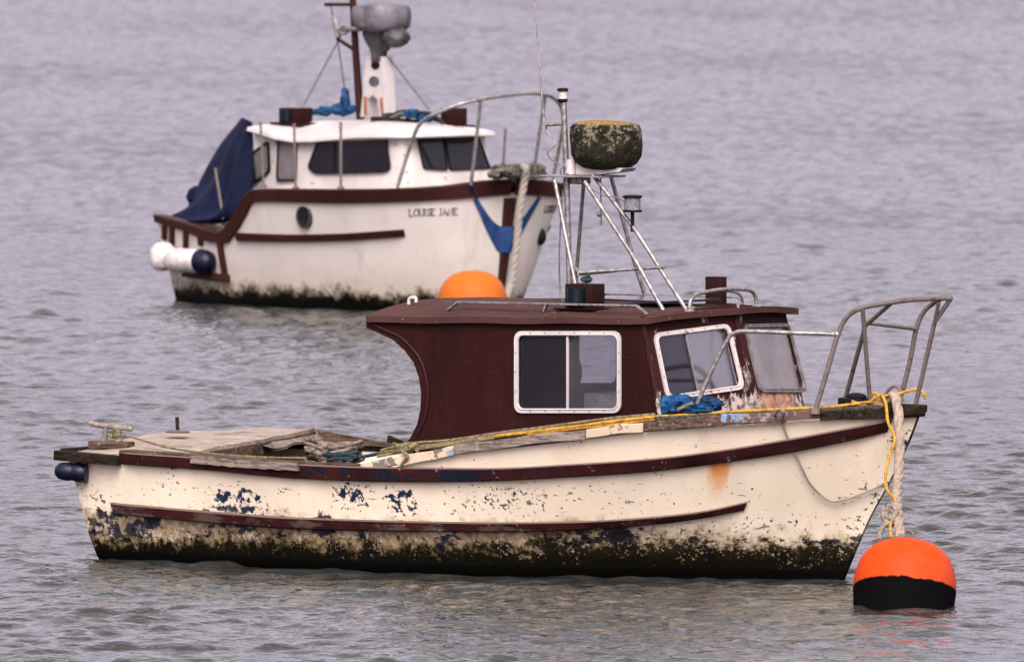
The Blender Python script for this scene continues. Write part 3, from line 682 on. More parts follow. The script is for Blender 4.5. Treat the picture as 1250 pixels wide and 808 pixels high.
def dome_paint():
    m = Mat('lichen_covered_radome'); n = m.noise(16, 7, .7); n2 = m.noise(45, 5, .7)
    c = m.mix(m.st(n, .35, .65), (.005, .0048, .0025), (.026, .023, .011)); c = m.mix(m.st(n*.5+n2*.5+m.st(m.z, -.03, .10)*.06, .56, .60)*m.st(m.z, -.16, .0), c, (.135, .12, .085))
    c = m.mix(m.st(m.noise(70, 3, .6), .67, .71)*.6, c, (.30, .27, .22))
    tp = m.st(m.z+(n-.5)*.03, .125, .138); c = m.mix(tp, c, m.mix(m.st(n2, .45, .56), (.10, .085, .05), (.30, .165, .022))); m.bump(n*.6+n2, .9, .012); return m.set(c, .95, 0, .15)
dc = Q(740, 178, -.02); dm = MB(); R = .222
dm.lathe([(.0, -.148), (.09, -.146), (.145, -.135), (.19, -.105), (.215, -.06), (R, .0), (R, .06), (.218, .105), (.205, .130), (.17, .143), (.10, .15), (0, .152)], (0, 0, 0), 40, Matrix.Rotation(math.radians(2), 3, 'Y'), .035)
do = dm.build('radar_dome', dome_paint(), boat); do.location = dc
# lights and whip aerials on the mast
c = Q(687, 124, -.12); lm = MB(); lm.lathe([(.018, -.012), (.03, 0), (.03, .016)], c, 18); o = lm.build('masthead_light', M['black'], boat); lm = MB(); lm.lathe([(.034, .062), (.034, .078), (.02, .082)], c, 18); lm.build('cap', M['black'], o)
lm = MB(); lm.lathe([(.027, .016), (.027, .062)], c, 18); lm.build('lens', M['fenderwhite'], o)
c = Q(772, 259, -.20); lm = MB(); lm.lathe([(.058, 0), (.060, .012), (.052, .014)], c, 22); lm.tube([c+Vector((0, 0, -.12)), c+Vector((0, 0, .002))], .012, 8); o = lm.build('anchor_light', M['black'], boat); lm = MB(); lm.lathe([(.052, .085), (.060, .088), (.060, .10), (.03, .104)], c, 22); lm.build('cap', M['black'], o)
lm = MB(); lm.lathe([(.050, .014), (.050, .086)], c, 22); lm.build('lens', M['lensgrey'], o)
am = MB(); am.tube([Q(650, -30, -.12), Q(657, 60, -.12), Q(661, 112, -.12)], [.0028, .004, .005], 6); am.tube([Q(661, 110, -.12), Q(665, 156, -.12)], [.008, .010], 8); am.tube([Q(664, 153, -.12), Q(691, 151, -.12)], .011, 8)
am.tube(spl([Q(666, 158, -.12), Q(678, 176, -.13), Q(669, 185, -.14), Q(672, 194, -.13), Q(688, 204, -.12)], 6), .0045, 6)
am.lathe([(.02, -.02), (.02, .02)], Q(664, 155, -.12), 12); am.build('aerial', M['steel'], boat)
wm = MB(); wm.tube(spl([Q(687, 232, -.14), Q(683, 300, -.14), Q(684, 358, -.14), foot(690, -.2)], 6), .005, 6); wm.tube(spl([Q(714, 225, -.2), Q(735, 238, -.2), Q(757, 243, -.2), Q(770, 255, -.2)], 6), .004, 6)
wm.tube([Q(733, 214, -.1), Q(734, 275, -.1)], .005, 6); wm.sphere(Q(732, 262, -.1), .018, 8); wm.tube(spl([Q(690, 203, -.15), Q(684, 208, -.16), Q(687, 215, -.15), Q(694, 212, -.14)], 5), .004, 6); wm.build('mast_wiring', M['wire'], boat)
jm = MB(); jm.sphere(Q(716, 341, -.35), .03, 10, (1.4, 1, .8)); jm.tube(spl([Q(722, 333, -.36), Q(712, 343, -.38), Q(720, 352, -.38)], 4), .008, 6); jm.build('lashing', M['ropegreen'], boat)

# pulpit and side rail
pu = MB()
tip = Q(1161, 364, 0)
WY = .44
hoopN = [Q(995, 502, -.47), Q(1010, 452, -.46), Q(1023, 408, -WY), Q(1034, 387, -.43), Q(1052, 376, -.40), Q(1086, 369.5, -.28), Q(1119, 365.5, -.15), tip]
hoopF = [Vector((p.x, -p.y, p.z)) for p in hoopN]
rr = .0155
pu.tube(spl(hoopN, 6), rr, 12); pu.tube(spl(hoopF[:-1]+[tip], 6), rr, 12)
base = Q(1117, 497, 0)
pu.tube([tip, Q(1141, 393, 0), base], .0145, 10); pu.tube([Q(1146, 369, -.05), Q(1141, 393, 0)], .012, 10)
pu.tube([Q(1053, 377, -.40), Q(1062, 490, -.20)], .014, 10)
pu.tube([Q(1088, 370, -.27), Q(1056, 398, -.10), Q(1031, 490, .15)], .014, 10)
pu.tube([Q(1056, 394, -.12), Vector(hoopF[2])], .012, 10)
pu.lathe([(.03, 0), (.028, .03), (.018, .035)], Q(995, 505, -.47), 12)
pu.build('pulpit', M['rusttube'], boat)
sr = MB(); sr.tube(spl([Q(844, 510, -.72), Q(866, 458, -.68), Q(888, 415, -.64), Q(896, 407, -.63), Q(910, 404.5, -.62), Q(960, 406, -.55), Q(1022, 408, -.44)], 6), .0135, 10); sr.sphere(Q(1022, 408, -.44), .022, 10); sr.build('hand_rail', M['steel'], boat)
# stem head: roller timber, ring, broken deck edge
sh = MB(); a = Q(1085, 497, -.10); b = Q(1127, 499, 0); sh.beam(a, b+Vector((.02, 0, 0)), .16, .045, bev=.006); sh.build('stem_head', M['darkwood'], boat)
sh = MB(); a = Q(1103, 502, -.10); b = Q(1127, 502, -.02); sh.tube([a, b], .024, 12); sh.build('bow_roller', M['rusttube'], boat)
sh = MB(); sh.tube(spl([Q(1078, 492, -.06), Q(1083, 478, -.06), Q(1092, 471, -.06), Q(1099, 477, -.06), Q(1102, 490, -.06)], 6), .011, 8); sh.build('mooring_ring', M['rusttube'], boat)
sh = MB(); a = Q(1042, 487, -.1); sh.box(a+Vector((0, 0, -.02)), (.16, .12, .06), bev=.015); sh.sphere(a+Vector((.02, 0, .015)), .05, 12, (1.4, 1, .5)); sh.build('windlass', M['black'], boat)

# ------------------------------------------------------------------ ropes
def rope3(path, r, mat, name, pitch=.16, fr=NF, seg=8):
    path = spl(path, 10); mb = MB(); L = 0; ds = [0]
    for i in range(1, len(path)): L += (path[i]-path[i-1]).length; ds.append(L)
    n = max(12, int(L/(pitch/22))); pts = []
    for i in range(n+1):
        d = L*i/n; k = max(0, min(len(path)-2, int(np.searchsorted(ds, d, 'right'))-1)); t = (d-ds[k])/max(1e-6, ds[k+1]-ds[k]); pts.append(path[k].lerp(path[k+1], t))
    for j in range(3):
        q = []
        for i, p in enumerate(pts):
            t = (pts[min(i+1, n)]-pts[max(i-1, 0)]).normalized(); x = t.cross(Vector((.3, .9, .1))).normalized(); y = t.cross(x); w = 2*PI*(L*i/n/pitch+j/3)
            q.append(p+(x*math.cos(w)+y*math.sin(w))*r*.42)
        mb.tube(q, r*.62, seg)
    return place(mb.build(name, mat), fr)
buoyc = ground(1103, 739); BZ = Vector((buoyc.x, buoyc.y, 0)); bl = NF.loc(BZ)
btop = bl+Vector((0, 0, .405))
def pts_between(a, b, pix):                      # points between two local ends, matched to pixel columns, depth interpolated
    out = []
    for (u, v, t) in pix:
        y = a.y+(b.y-a.y)*t; out.append(NF.p(u, v, y))
    return out
ra = Q(1091, 483, -.13)
mr = [Q(1083, 490, -.10), ra, NF.p(1096, 498, -.20)]+pts_between(NF.p(1097, 505, -.22), btop, [(1098, 540, .12), (1097, 580, .3), (1095, 610, .6), (1098, 640, .9), (1099, 657, 1.0)])
o = rope3(mr, .031, M['ropewhite'], 'mooring_rope', .55); rec(tag(o, 'thick pale twisted rope hanging from the near bow down to the orange buoy', 'rope'))
mb = MB(); yl = [Q(1085, 481, -.15), Q(1090, 492, -.22)]+pts_between(NF.p(1097, 505, -.26), btop, [(1093, 515, .05), (1101, 535, .14), (1094, 558, .22), (1090, 580, .32), (1092, 598, .48), (1101, 608, .6), (1103, 622, .7), (1096, 640, .9), (1097, 655, 1)])
mb.tube(spl([p+Vector((-.02, -.05, 0)) for p in yl], 6), .0095, 8); o = place(mb.build('lashing_rope', M['ropeyellow']), NF); rec(tag(o, 'thin bright yellow line wound round the thick pale mooring rope', 'rope'))
kn = pts_between(NF.p(1097, 505, -.26), btop, [(1098, 640, .85), (1090, 636, .84), (1086, 628, .82), (1089, 620, .8), (1097, 617, .8), (1103, 623, .82), (1099, 631, .84), (1091, 630, .83), (1093, 621, .8), (1101, 627, .82), (1097, 637, .85), (1088, 641, .88), (1083, 650, .93), (1082, 659, .97)])
mb = MB(); mb.tube(spl([p+Vector((-.02, -.045, 0)) for p in kn], 8), .017, 8); o = place(mb.build('rope_knot', simple('grey_knot_rope', (.25, .20, .165), .9, 0, .4, 40, .5)), NF); rec(tag(o, 'grey knotted loop of rope just above the orange buoy', 'rope'))
# yellow and khaki rope along the side deck
def along(pix, lift=.0, inn=.03, jig=0.0):
    out = []
    for u, v in pix:
        s, z = HN.inv(u, v); p = HN.P(s, z, -inn); out.append(p+Vector((0, 0, lift+jig*random.uniform(-1, 1))))
    return out
mb = MB(); mb.tube(spl(along([(600, 534), (660, 527), (720, 519), (760, 514), (800, 510), (850, 507), (905, 503), (960, 500.5), (1010, 498), (1050, 493), (1078, 490)], .006), 6), .0095, 8)
mb.tube(spl(along([(640, 530), (720, 521), (790, 513), (850, 509)], .0), 6), .008, 8)
mb.tube(spl([Q(1040, 490, -.2), Q(1058, 495, -.2), Q(1066, 480, -.2), Q(1080, 489, -.16), Q(1075, 496, -.16), Q(1062, 492, -.2), Q(1072, 484, -.2), Q(1092, 482, -.1), Q(1118, 475, 0), Q(1128, 481, 0), Q(1130, 487, 0)], 8), .010, 8)
o = place(mb.build('deck_rope', M['ropeyellow']), NF); rec(tag(o, 'yellow rope laid along the side deck and knotted at the bow rail', 'rope'))
mb = MB()
for k in range(3):
    mb.tube(spl(along([(455, 559-k), (490, 553-2*k), (540, 546-k), (600, 537-k), (650, 531-k), (700, 525-k), (745, 519-k), (790, 513)], .010+.012*k, .05+.02*k, .004), 6), .0088, 8)
kx = along([(494, 552)], .02)[0]
for k in range(5):
    a0 = random.uniform(0, 6); mb.tube(spl([kx+Vector((.05*math.cos(a0+t)*1.5, .03*math.sin(a0+t*1.3)-.02, .025*math.sin(a0+2*t)+.01)) for t in (0, 1.2, 2.4, 3.6, 4.8)], 5), .012, 8)
mb.tube(spl([kx, kx+Vector((.0, -.06, -.01))]+along([(503, 556), (497, 564), (493, 573)], 0, -.045), 5), .010, 8)
o = place(mb.build('side_rope', M['ropekhaki']), NF); rec(tag(o, 'khaki ropes knotted beside the foot of the maroon wheelhouse', 'rope'))
o = rope3(along([(800, 514), (850, 512), (905, 509), (960, 507), (1000, 505), (1040, 502), (1075, 500)], .012, .0), .018, M['ropedark'], 'bow_rope', .09); rec(tag(o, 'dark old laid rope lying on the cap boards below the hand rail', 'rope'))
mb = MB(); a = HN.inv(955, 507); lp = [HN.P(*a, .03)]+[HN.P(*HN.inv(u, v), .03) for u, v in [(957, 512), (965, 535), (978, 562), (992, 590), (1008, 606), (1022, 612), (1045, 606), (1070, 596), (1086, 589)]]+[Q(1093, 587, -.13)]
mb.tube(spl(lp, 6), .0062, 6); mb.tube(spl([HN.P(*HN.inv(948, 507), .03), Q(951, 500, -.62), Q(957, 503, -.63), HN.P(*HN.inv(958, 512), .03)], 5), .009, 6)
o = place(mb.build('hanging_line', simple('thin_dirty_line', (.24, .20, .17), .9)), NF); rec(tag(o, 'thin slack line looping down the cream bow to the mooring rope', 'rope'))
# stern line from the cleat
mb = MB(); st = [cz+Vector((-.05, 0, .06)), cz+Vector((.05, -.02, .035)), cz+Vector((.12, 0, .05))]+[NF.p(u, v, y) for u, v, y in ((205, 546, -.72), (260, 554, -.86), (320, 558, -.90), (374, 559, -.88))]
mb.tube(spl(st, 6), .0075, 6)
for k in range(4): mb.tube(spl([cz+Vector((.045+.03*math.cos(t), .03*math.sin(t), .03+.012*k+.004*t)) for t in (0, 1.5, 3, 4.5, 6)], 4), .0075, 6)
o = place(mb.build('stern_line', M['ropekhaki']), NF); rec(tag(o, 'thin brown line from the stern cleat along the aft gunwale', 'rope'))
# rope heap in the cockpit
mb = MB(); rc = NF.p(408, 555, -.60)
for k in range(15):
    a0 = random.uniform(0, 6.28); e = .15+random.uniform(-.06, .05); cx = random.uniform(-.05, .05)
    mb.tube(spl([rc+Vector((cx+e*math.cos(a0+t), .14*math.sin(a0+t)+random.uniform(-.02, .02), -.05+.012*k*.7+.02*math.sin(2*t+a0))) for t in [i*.7 for i in range(8)]], 5), .0115, 7)
o = place(mb.build('rope_coil', simple('weathered_rope', (.20, .155, .12), .9, 0, .5, 22, .2)), NF); rec(tag(o, 'tangled pale rope coil heaped in the open cockpit', 'rope'))
mb = MB(); rc2 = NF.p(422, 561, -.72)
for k in range(5):
    a0 = random.uniform(0, 6.28); mb.tube(spl([rc2+Vector((.11*math.cos(a0+t)-.02, .05*math.sin(a0+t), .010*k+.01*math.sin(2*t))) for t in [i*.8 for i in range(7)]], 5), .012, 7)
mb.tube(spl([rc2+Vector((.1, 0, .02)), NF.p(450, 556, -.7), NF.p(475, 551, -.75)], 5), .011, 7)
o = place(mb.build('rope_coil', M['ropegreen']), NF); rec(tag(o, 'small teal rope bundle in front of the pale coil in the cockpit', 'rope'))
# box shaped hump under the coil
hb = MB(); hb.box((rc.x, rc.y+.05, rc.z-.25), (.40, .5, .28), bev=.02); hb.build('engine_cover', painted('dull_engine_cover', (.16, .12, .11), (.08, .05, .04), .5, 8, .8), boat)
for k, (u, v) in enumerate(((385, 545), (398, 545))):
    pass

# crumpled blue tarpaulin in front of the wheelhouse window
def crumple(c, size, amp, mat, name, seed, seg=34, fr=None):
    rs = np.random.default_rng(seed); d = rs.normal(size=(26, 3)); d /= np.linalg.norm(d, axis=1)[:, None]; ph = rs.uniform(0, 6, 26); fq = rs.uniform(3, 11, 26)
    mb = MB(); n = seg//2; vs = []; fs = []
    for i in range(n+1):
        a = PI*i/n
        for k in range(seg):
            b = 2*PI*k/seg; q = np.array((math.sin(a)*math.cos(b), math.sin(a)*math.sin(b), math.cos(a)))
            w = 1+amp*float(np.mean(np.abs(np.sin(fq*(d@q)+ph)))*2.2-1.2)+amp*.5*float(np.sum(np.sin(fq*1.7*(d@q)+ph))/9)
            vs.append(Vector(c)+Vector((q[0]*size[0]*w, q[1]*size[1]*w, q[2]*size[2]*w)))
    for i in range(n):
        for k in range(seg): fs.append((i*seg+k, (i+1)*seg+k, (i+1)*seg+(k+1) % seg, i*seg+(k+1) % seg))
    mb.add(vs, fs); return mb
tm = crumple(NF.p(826, 496, -.72), (.10, .10, .065), .5, None, '', 3); t2 = crumple(NF.p(862, 494, -.62), (.10, .09, .045), .5, None, '', 5)
tm.add(t2.v, t2.f); t3 = crumple(NF.p(845, 500, -.72), (.13, .06, .03), .5, None, '', 9); tm.add(t3.v, t3.f)
o = place(tm.build('tarpaulin', M['tarp'], None, 25), NF); rec(tag(o, 'crumpled bright blue tarpaulin stuffed below the front windows of the wheelhouse', 'tarpaulin'))
mb = MB(); mb.tube([NF.p(824, 502, -.8), NF.p(845, 492, -.8)], .011, 8); o = place(mb.build('stick', M['greywood']), NF); rec(tag(o, 'short weathered stick lying across the crumpled blue tarpaulin', 'stick'))

# navy fender hung off the transom corner
fe = MB(); c = NF.p(82, 576, -.90); 
prof = [(0, -.165), (.04, -.155), (.068, -.125), (.078, -.085), (.080, -.045), (.076, -.012), (.0735, 0), (.076, .012), (.082, .04), (.083, .085), (.072, .112), (.088, .116), (.090, .128), (.05, .134), (0, .136)]
fe.lathe(prof, (0, 0, 0), 24, Matrix.Rotation(PI/2, 3, 'Y'))
fe.tube([(.03, 0, .06), (.05, .05, .17)], .009, 6)
fe.v = [(a*.72, b*.72, c_*.72) for a, b, c_ in fe.v]; fo = fe.build('fender', M['blue'])
fo.location = NF.world(c+Vector((.03, .02, -.0))); fo.rotation_euler = (0, math.radians(4), math.radians(-14)); tag(fo, 'navy blue fender tucked under the stern corner of the cream boat', 'fender')

# ------------------------------------------------------------------ buoys
def buoy_paint(name, top, split, dark=(.0022, .0020, .0022)):
    m = Mat(name); n = m.noise(9, 6, .65); n2 = m.noise(40, 5, .6)
    c = m.mix(m.st(n, .3, .7), tuple(x*.86 for x in top), top)
    c = m.mix(m.st(m.noise(60, 3, .6), .66, .7)*.3, c, (.30, .05, .02))
    c = m.mix(m.st(m.noise(3, 5, .6), .5, .7)*.35, c, tuple(x*.55+.05 for x in top)); c = m.mix(m.st(m.noise(14, 4, .6, m.vec(3, 3, .25)), .58, .7)*.3, c, tuple(x*.45 for x in top))
    w = m.st(m.z+(n-.5)*.05+(n2-.5)*.012+(m.x*m.x)*-.0, split+.006, split-.006); c = m.mix(w, c, dark); m.bump(n2, .15, .004)
    return m.set(c, m.mix(w, (.5,)*3, (.8,)*3), 0, m.mix(w, (.09,)*3, (.02,)*3))
def buoy(name, label, P, R, H, mat, lug=True):
    o = thing(name, label, 'buoy', P, 0)
    k = R/.305; hh = H
    pr = [(.0, -.24), (R*.9, -.24), (R*.96, -.18), (R*.985, 0), (R*1.01, hh*.25), (R*.985, hh*.45), (R*.91, hh*.64), (R*.78, hh*.79), (R*.60, hh*.90), (R*.40, hh*.96), (R*.2, hh*.99), (0, hh)]
    P2 = spl([Vector((a, 0, b)) for a, b in pr], 3); mb = MB(); mb.lathe([(max(p.x, 0), p.z) for p in P2], (0, 0, 0), 48); mb.build('float', mat, o, 60)
    if lug:
        mb = MB(); mb.lathe([(.05, hh-.012), (.05, hh+.010), (.03, hh+.015)], (0, 0, 0), 16); mb.tube(spl([Vector((-.03, 0, hh)), Vector((-.03, 0, hh+.04)), Vector((0, 0, hh+.06)), Vector((.03, 0, hh+.04)), Vector((.03, 0, hh))], 5), .012, 8); mb.build('lug', M['rusttube'], o)
    return o
b1 = buoy('mooring_buoy', 'bright orange mooring buoy with black lower half floating under the near bow', BZ, .302, .40, buoy_paint('orange_buoy', (.47, .042, .0016), .098))
b1.rotation_euler = (math.radians(-19), math.radians(4), 0)

# ------------------------------------------------------------------ FAR BOAT --------------------------------------------------
TH2 = 50.0
g = ground(607, 381); FF = Frame(g, TH2)
far = thing('cabin_boat', 'white cabin boat with brown gunwale and navy cockpit cover moored behind the cream boat', 'boat', FF.o, -TH2)
st2 = [FF.p(600, 410, 0), FF.p(607, 381, 0), FF.p(614, 330, 0), FF.p(619, 280, 0), FF.p(624, 232, 0), FF.p(627, 205, 0)]
Xs2 = pchip([p.z for p in st2], [p.x for p in st2]); LF = 3.95
Xt2 = pchip([-.4, 0, .5, 1.4], [-LF+.15, -LF+.10, -LF-.02, -LF-.2])
def sx(x): return 1-x/4.2
HF = Hull(FF, Xs2, Xt2,
    sorted([(sx(0), .01), (sx(.04), .33), (sx(.12), .58), (sx(.28), .83), (sx(.6), 1.02), (sx(1.0), 1.10), (sx(2.0), 1.09), (sx(2.95), .99), (sx(4.2), .70)]),
    sorted([(sx(0), .01), (sx(.06), .18), (sx(.2), .38), (sx(.5), .62), (sx(1.0), .80), (sx(2.0), .90), (sx(3.0), .84), (sx(4.2), .58)]),
    lambda s: 1.05, 1.0, lambda u, v: (min(max((u-192)/430, .01), .97), max(0, (372-v)/136)))
zt2, _, _ = HF.curve([(196, 270), (230, 280), (262, 291), (276, 290), (290, 275), (300, 256), (309, 243), (330, 243), (400, 245), (480, 245), (540, 242), (590, 238), (612, 236)])
sT = HF.inv(300, 258)[0]
def far_paint():
    m = Mat('white_hull_with_weed'); n = m.noise(5, 7, .65); f = m.noise(20, 6, .65)
    c = m.mix(m.st(m.noise(1.6, 3, .5), .3, .7), (.47, .425, .38), (.53, .48, .43)); c = m.mix(m.st(m.noise(4, 5, .6, m.vec(1, 1, .3)), .58, .75)*.3, c, (.42, .32, .24))
    c = m.mix(m.st(m.z+(n-.5)*.6, .55, .15)*.35, c, (.30, .24, .17)); c = m.mix(m.st(m.noise(9, 5, .65, m.vec(1, 1, .12)), .54, .72)*.28, c, (.25, .19, .14)); g1 = m.st(m.z+(n-.5)*.32+(f-.5)*.1, .24, .12); c = m.mix(g1*.9, c, (.085, .065, .03)); g2 = m.st(m.z+(n-.5)*.26+(f-.5)*.12, .165, .09); c = m.mix(g2, c, (.0028, .003, .002))
    c = m.mix(m.st(f, .64, .68)*g2*m.st(m.z, .05, .1)*.7, c, (.3, .26, .2)); m.bump(f*g1+n*.1, .4, .006); return m.set(c, .5, 0, m.mix(g1, (.3,)*3, (.04,)*3))
hull_mesh(HF, zt2, -.25, 120, 22, .04, .12).build('hull', far_paint(), far)
M['brownrail'] = painted('brown_gunwale_paint', (.036, .0115, .009), (.10, .065, .05), .66, 6, spec=.08)
# broad brown gunwale all round, stepping down to the cockpit
gt, ga, gb = HF.curve([(193, 262), (230, 272), (258, 281), (268, 283), (280, 272), (292, 251), (303, 236), (312, 231), (340, 230.5), (400, 231), (480, 230), (540, 227), (590, 221), (612, 219)])
gbm, _, _ = HF.curve([(196, 272), (230, 283), (262, 296), (276, 297), (291, 281), (302, 262), (311, 247), (330, 246), (400, 248), (480, 247), (540, 244), (590, 240), (612, 238)])
for side in (-1, 1):
    L = []; n = 110
    for i in range(n+1):
        s = 1-(1-i/n)**1.5; s = min(s, .9995); nn = HF.N(s, .9, side)
        if s > .985: nn = (nn*(1-(s-.985)/.015)+Vector((1, 0, 0))*((s-.985)/.015)).normalized()
        a, b = HF.P(s, gt(s), 0, side), HF.P(s, gbm(s), 0, side); a.z = gt(s); 
        L.append([a-nn*.07, a+nn*.022, a+nn*.03+Vector((0, 0, -.012)), b+nn*.03, b-nn*.004])
    mb = MB(); mb.loft(L); mb.build('gunwale', M['brownrail'], far, 30)
strake(HF, [(288, 284, 294), (340, 286, 295), (420, 285, 294), (495, 280, 289)], .04, 'rubbing_strake', M['brownrail'], far)
# posts on the quarter and a vertical corner batten, plus a lower step
def fq(u, v, off): return HF.P(*HF.inv(u, v), off)
mb = MB()
for u, v0, v1 in ((203, 275, 292), (212, 277, 300), (229, 281, 306), (247, 287, 300)):
    mb = MB(); mb.beam(fq(u, v0, .02), fq(u, v1, .02), .05, .04, up=(0, 1, 0), bev=.004); mb.build('batten', M['brownrail'], far)
mb = MB(); mb.beam(fq(270, 293, .02), fq(277, 336, .02), .05, .05, up=(0, 1, 0), bev=.004); mb.build('corner_batten', M['brownrail'], far); mb = MB(); mb.beam(fq(228, 333, .03), fq(281, 340, .03), .06, .07, bev=.004); mb.build('step', M['brownrail'], far)
# stem band
mb = MB(); L = []
for k in range(14):
    z = .02+(1.02-.02)*k/13; x = Xs2(z); w = .03+.045*(k/13)
    L.append([Vector((x-.05, -w-.02, z)), Vector((x+.022, -w*.75, z)), Vector((x+.03, 0, z)), Vector((x+.022, w*.75, z)), Vector((x-.05, w+.02, z))])
mb.loft(L); mb.build('stem_band', M['brownrail'], far)
# porthole and hawse hole
s_, z_ = HF.inv(372, 264); nn = HF.N(s_, z_); P = HF.P(s_, z_)
Mz = Matrix((nn.cross(Vector((0, 0, 1))).normalized(), Vector((0, 0, 1)), nn)).transposed()
mb = MB(); mb.lathe([(.108, -.05), (.108, .014), (.084, .02), (.08, .010)], P, 24, Mz); po = mb.build('porthole', simple('dull_brass', (.05, .055, .05), .5, .3), far)
mb = MB(); mb.lathe([(.088, .018), (.0, .021)], P, 24, Mz); mb.build('pane', M['glassfar'], po)
hp = FF.pl(661, 288, FF.px_x(661, 288, Xs2(.7)-.30), Vector((1, .5, 0)).normalized())
best = min(((HF.P(s, z, 0, 1), s, z) for s in [.86+.0035*i for i in range(40)] for z in [.5+.02*j for j in range(25)]), key=lambda q: (FF.px(q[0])[0]-660)**2+(FF.px(q[0])[1]-288)**2)
nn = HF.N(best[1], best[2], 1); mb = MB(); mb.sphere(best[0], .055, 14, (1, 1, 1.45)); mb.build('hawse_hole', M['black'], far)
# deck
sheet(HF, sT, .998, lambda s: gt(s)-.03, .02, .05, 30, 12).build('foredeck', M['whitedirty'], far)
sheet(HF, .01, sT+.02, lambda s: .30, .05, 0, 12, 6).build('cockpit_floor', M['greywood'], far)
mb = MB(); L = []
for i in range(12):
    s = sT*i/11*.9+.0; z = gt(s)-.01; b = HF.half(s, z); L.append([Vector((HF.X(s, z), -b+.03, z)), Vector((HF.X(s, z), -b+.24, z))])
mb.loft(L); mb.build('side_bench', M['deckply'], far)
# cabin: plan corners from pixel columns
def plan(u, c, z):                               # X for image column u at athwart c
    return FF.p(u, 200, c).x
XA, XB, XC = plan(309, -.66, 1), plan(363, -.76, 1), plan(497, -.50, 1)
zb = gt(.6)-.03
corn_b = [(XA, -.66), (XB, -.76), (XC, -.52), (XC+.05, 0), (XC, .52), (XB, .76), (XA, .66)]
def zat(u, v, c): return FF.p(u, v, c).z
ztopA, ztopB, ztopC = zat(309, 158, -.66), zat(363, 172, -.76), zat(497, 165, -.5)
corn_t = [(XA, -.64, ztopA), (XB, -.73, ztopB), (XC-.10, -.47, ztopC), (XC-.08, 0, ztopC+.05), (XC-.10, .47, ztopC), (XB, .73, ztopB), (XA, .64, ztopA)]
mb = MB(); bo = [Vector((x, y, zb)) for x, y in corn_b]; to = [Vector(p) for p in corn_t]
mb.loft([bo, to], True, False); mb.build('cabin_wall', M['whitedirty'], far)
# roof
T = []; nR = 18
out = [(XA-.05, -.68, ztopA+.02), (XB-.02, -.80, ztopB+.02), (plan(440, -.62, 1), -.66, zat(440, 164, -.62)), (XC+.0, -.52, ztopC+.01), (XC+.10, -.25, ztopC+.015), (XC+.12, 0, ztopC+.02)]
outl = out+[(x, -y, z) for x, y, z in reversed(out[:-1])]
ctr = Vector(((XA+XC)/2, 0, 0)); rows = []
O = spl([Vector(p) for p in outl], 3)
for f, dz in ((1.0, -.04), (1.012, -.03), (1.0, 0.0), (.9, .022), (.7, .045), (.45, .06), (.2, .067), (.02, .069)):
    rows.append([Vector((ctr.x+(p.x-ctr.x)*f, p.y*f, p.z*min(1, f*3)*1.0*(f if f < .3 else 1)*0+(p.z if f > .95 else p.z*f+(1-f)*(ztopC+.03))+dz)) for p in O])
mb = MB(); mb.loft(rows, True); mb.add(rows[-1], [tuple(range(len(O)))]); mb.add(rows[0], [tuple(range(len(O)))]); mb.build('roof', M['whitepaint'], far, 50)
# windows
def fwin(i, j, quad, mat, rad=.05, fw=.022):
    A, B, D = bo[i], bo[j], to[i]; n = (B-A).cross(D-A).normalized()
    if n.dot(FF.dirl(CAM-FF.o)) < 0: n = -n
    W = [FF.pl(u, v, A, n)+n*.004 for u, v in quad]
    mb = MB(); mb.prism(rrect(W, rad), [rrect(inset(W, fw), rad*.8)], n*.018); fr = mb.build('window', M['black'], far)
    mb = MB(); mb.prism([p+n*.003 for p in rrect(inset(W, fw-.004), rad*.8)], [], n*.006); mb.build('pane', mat, fr); return n
fwin(0, 1, [(309, 187), (329, 171), (331, 210), (313, 225)], M['glassmilk'], .05)
fwin(0, 1, [(341, 167), (363, 167), (363, 222), (339, 222)], M['glassmilk'], .05)
fwin(1, 2, [(391, 167), (472, 162), (478, 207), (470, 211), (385, 213), (376, 205)], M['glassfar'], .05, .012)
fwin(2, 3, [(507, 164), (540, 164), (546, 209), (516, 207)], M['glassfar'], .03, .012)
fwin(3, 4, [(541, 164), (583, 167), (598, 207), (548, 209)], M['glassfar'], .03, .012)
# roof gear: lamp boxes, mast, radar post with its cover
def fz(u, v, y): return FF.p(u, v, y)
c = fz(361, 151, -.45); mb = MB(); mb.box(c+Vector((0, 0, .07)), (.24, .20, .14), bev=.008); mb.box(c+Vector((0, 0, .0)), (.42, .26, .02), bev=.003); lo = mb.build('side_light', M['box'], far)
mb = MB(); mb.tube([c+Vector((0, -.105, .02)), c+Vector((0, -.105, .125))], .05, 14); mb.build('lens', M['lens'], lo)
c = fz(554, 154, .32); mb = MB(); mb.box(c+Vector((0, 0, .08)), (.16, .18, .16), bev=.008); mb.box(c+Vector((0, 0, .0)), (.34, .22, .02), bev=.003); mb.build('side_light', M['box'], far)
mb = MB(); mb.tube([fz(429, -30, .02), fz(434, 60, .02), fz(440, 146, .02)], [.030, .033, .038], 12); mb.tube([fz(397, 6, .02), fz(434, 6, .02)], .016, 8); mb.tube([fz(412, 48, .02), fz(434, 62, .02)], .018, 8); mb.build('mast', M['brownrail'], far)
mb = MB(); mb.tube([fz(414, 36, .0), fz(440, 36, -.06)], .022, 8); mb.tube([fz(408, 22, .02), fz(414, 46, .02)], .028, 8); mb.tube(spl([fz(413, 38, -.03), fz(420, 32, -.03), fz(426, 36, -.03), fz(420, 42, -.03), fz(413, 38, -.03)], 4), .012, 6); mb.build('mast_fittings', M['steel'], far)
pl_ = [fz(*p, -.05) for p in ((447, 68), (468, 70), (470, 138), (464, 143), (461, 122), (455, 116), (448, 122), (446, 143), (440, 143))]
def ringpx(u, v, r, y, n=14): return [fz(u+r*math.cos(2*PI*i/n), v+r*1.05*math.sin(2*PI*i/n), y) for i in range(n)]
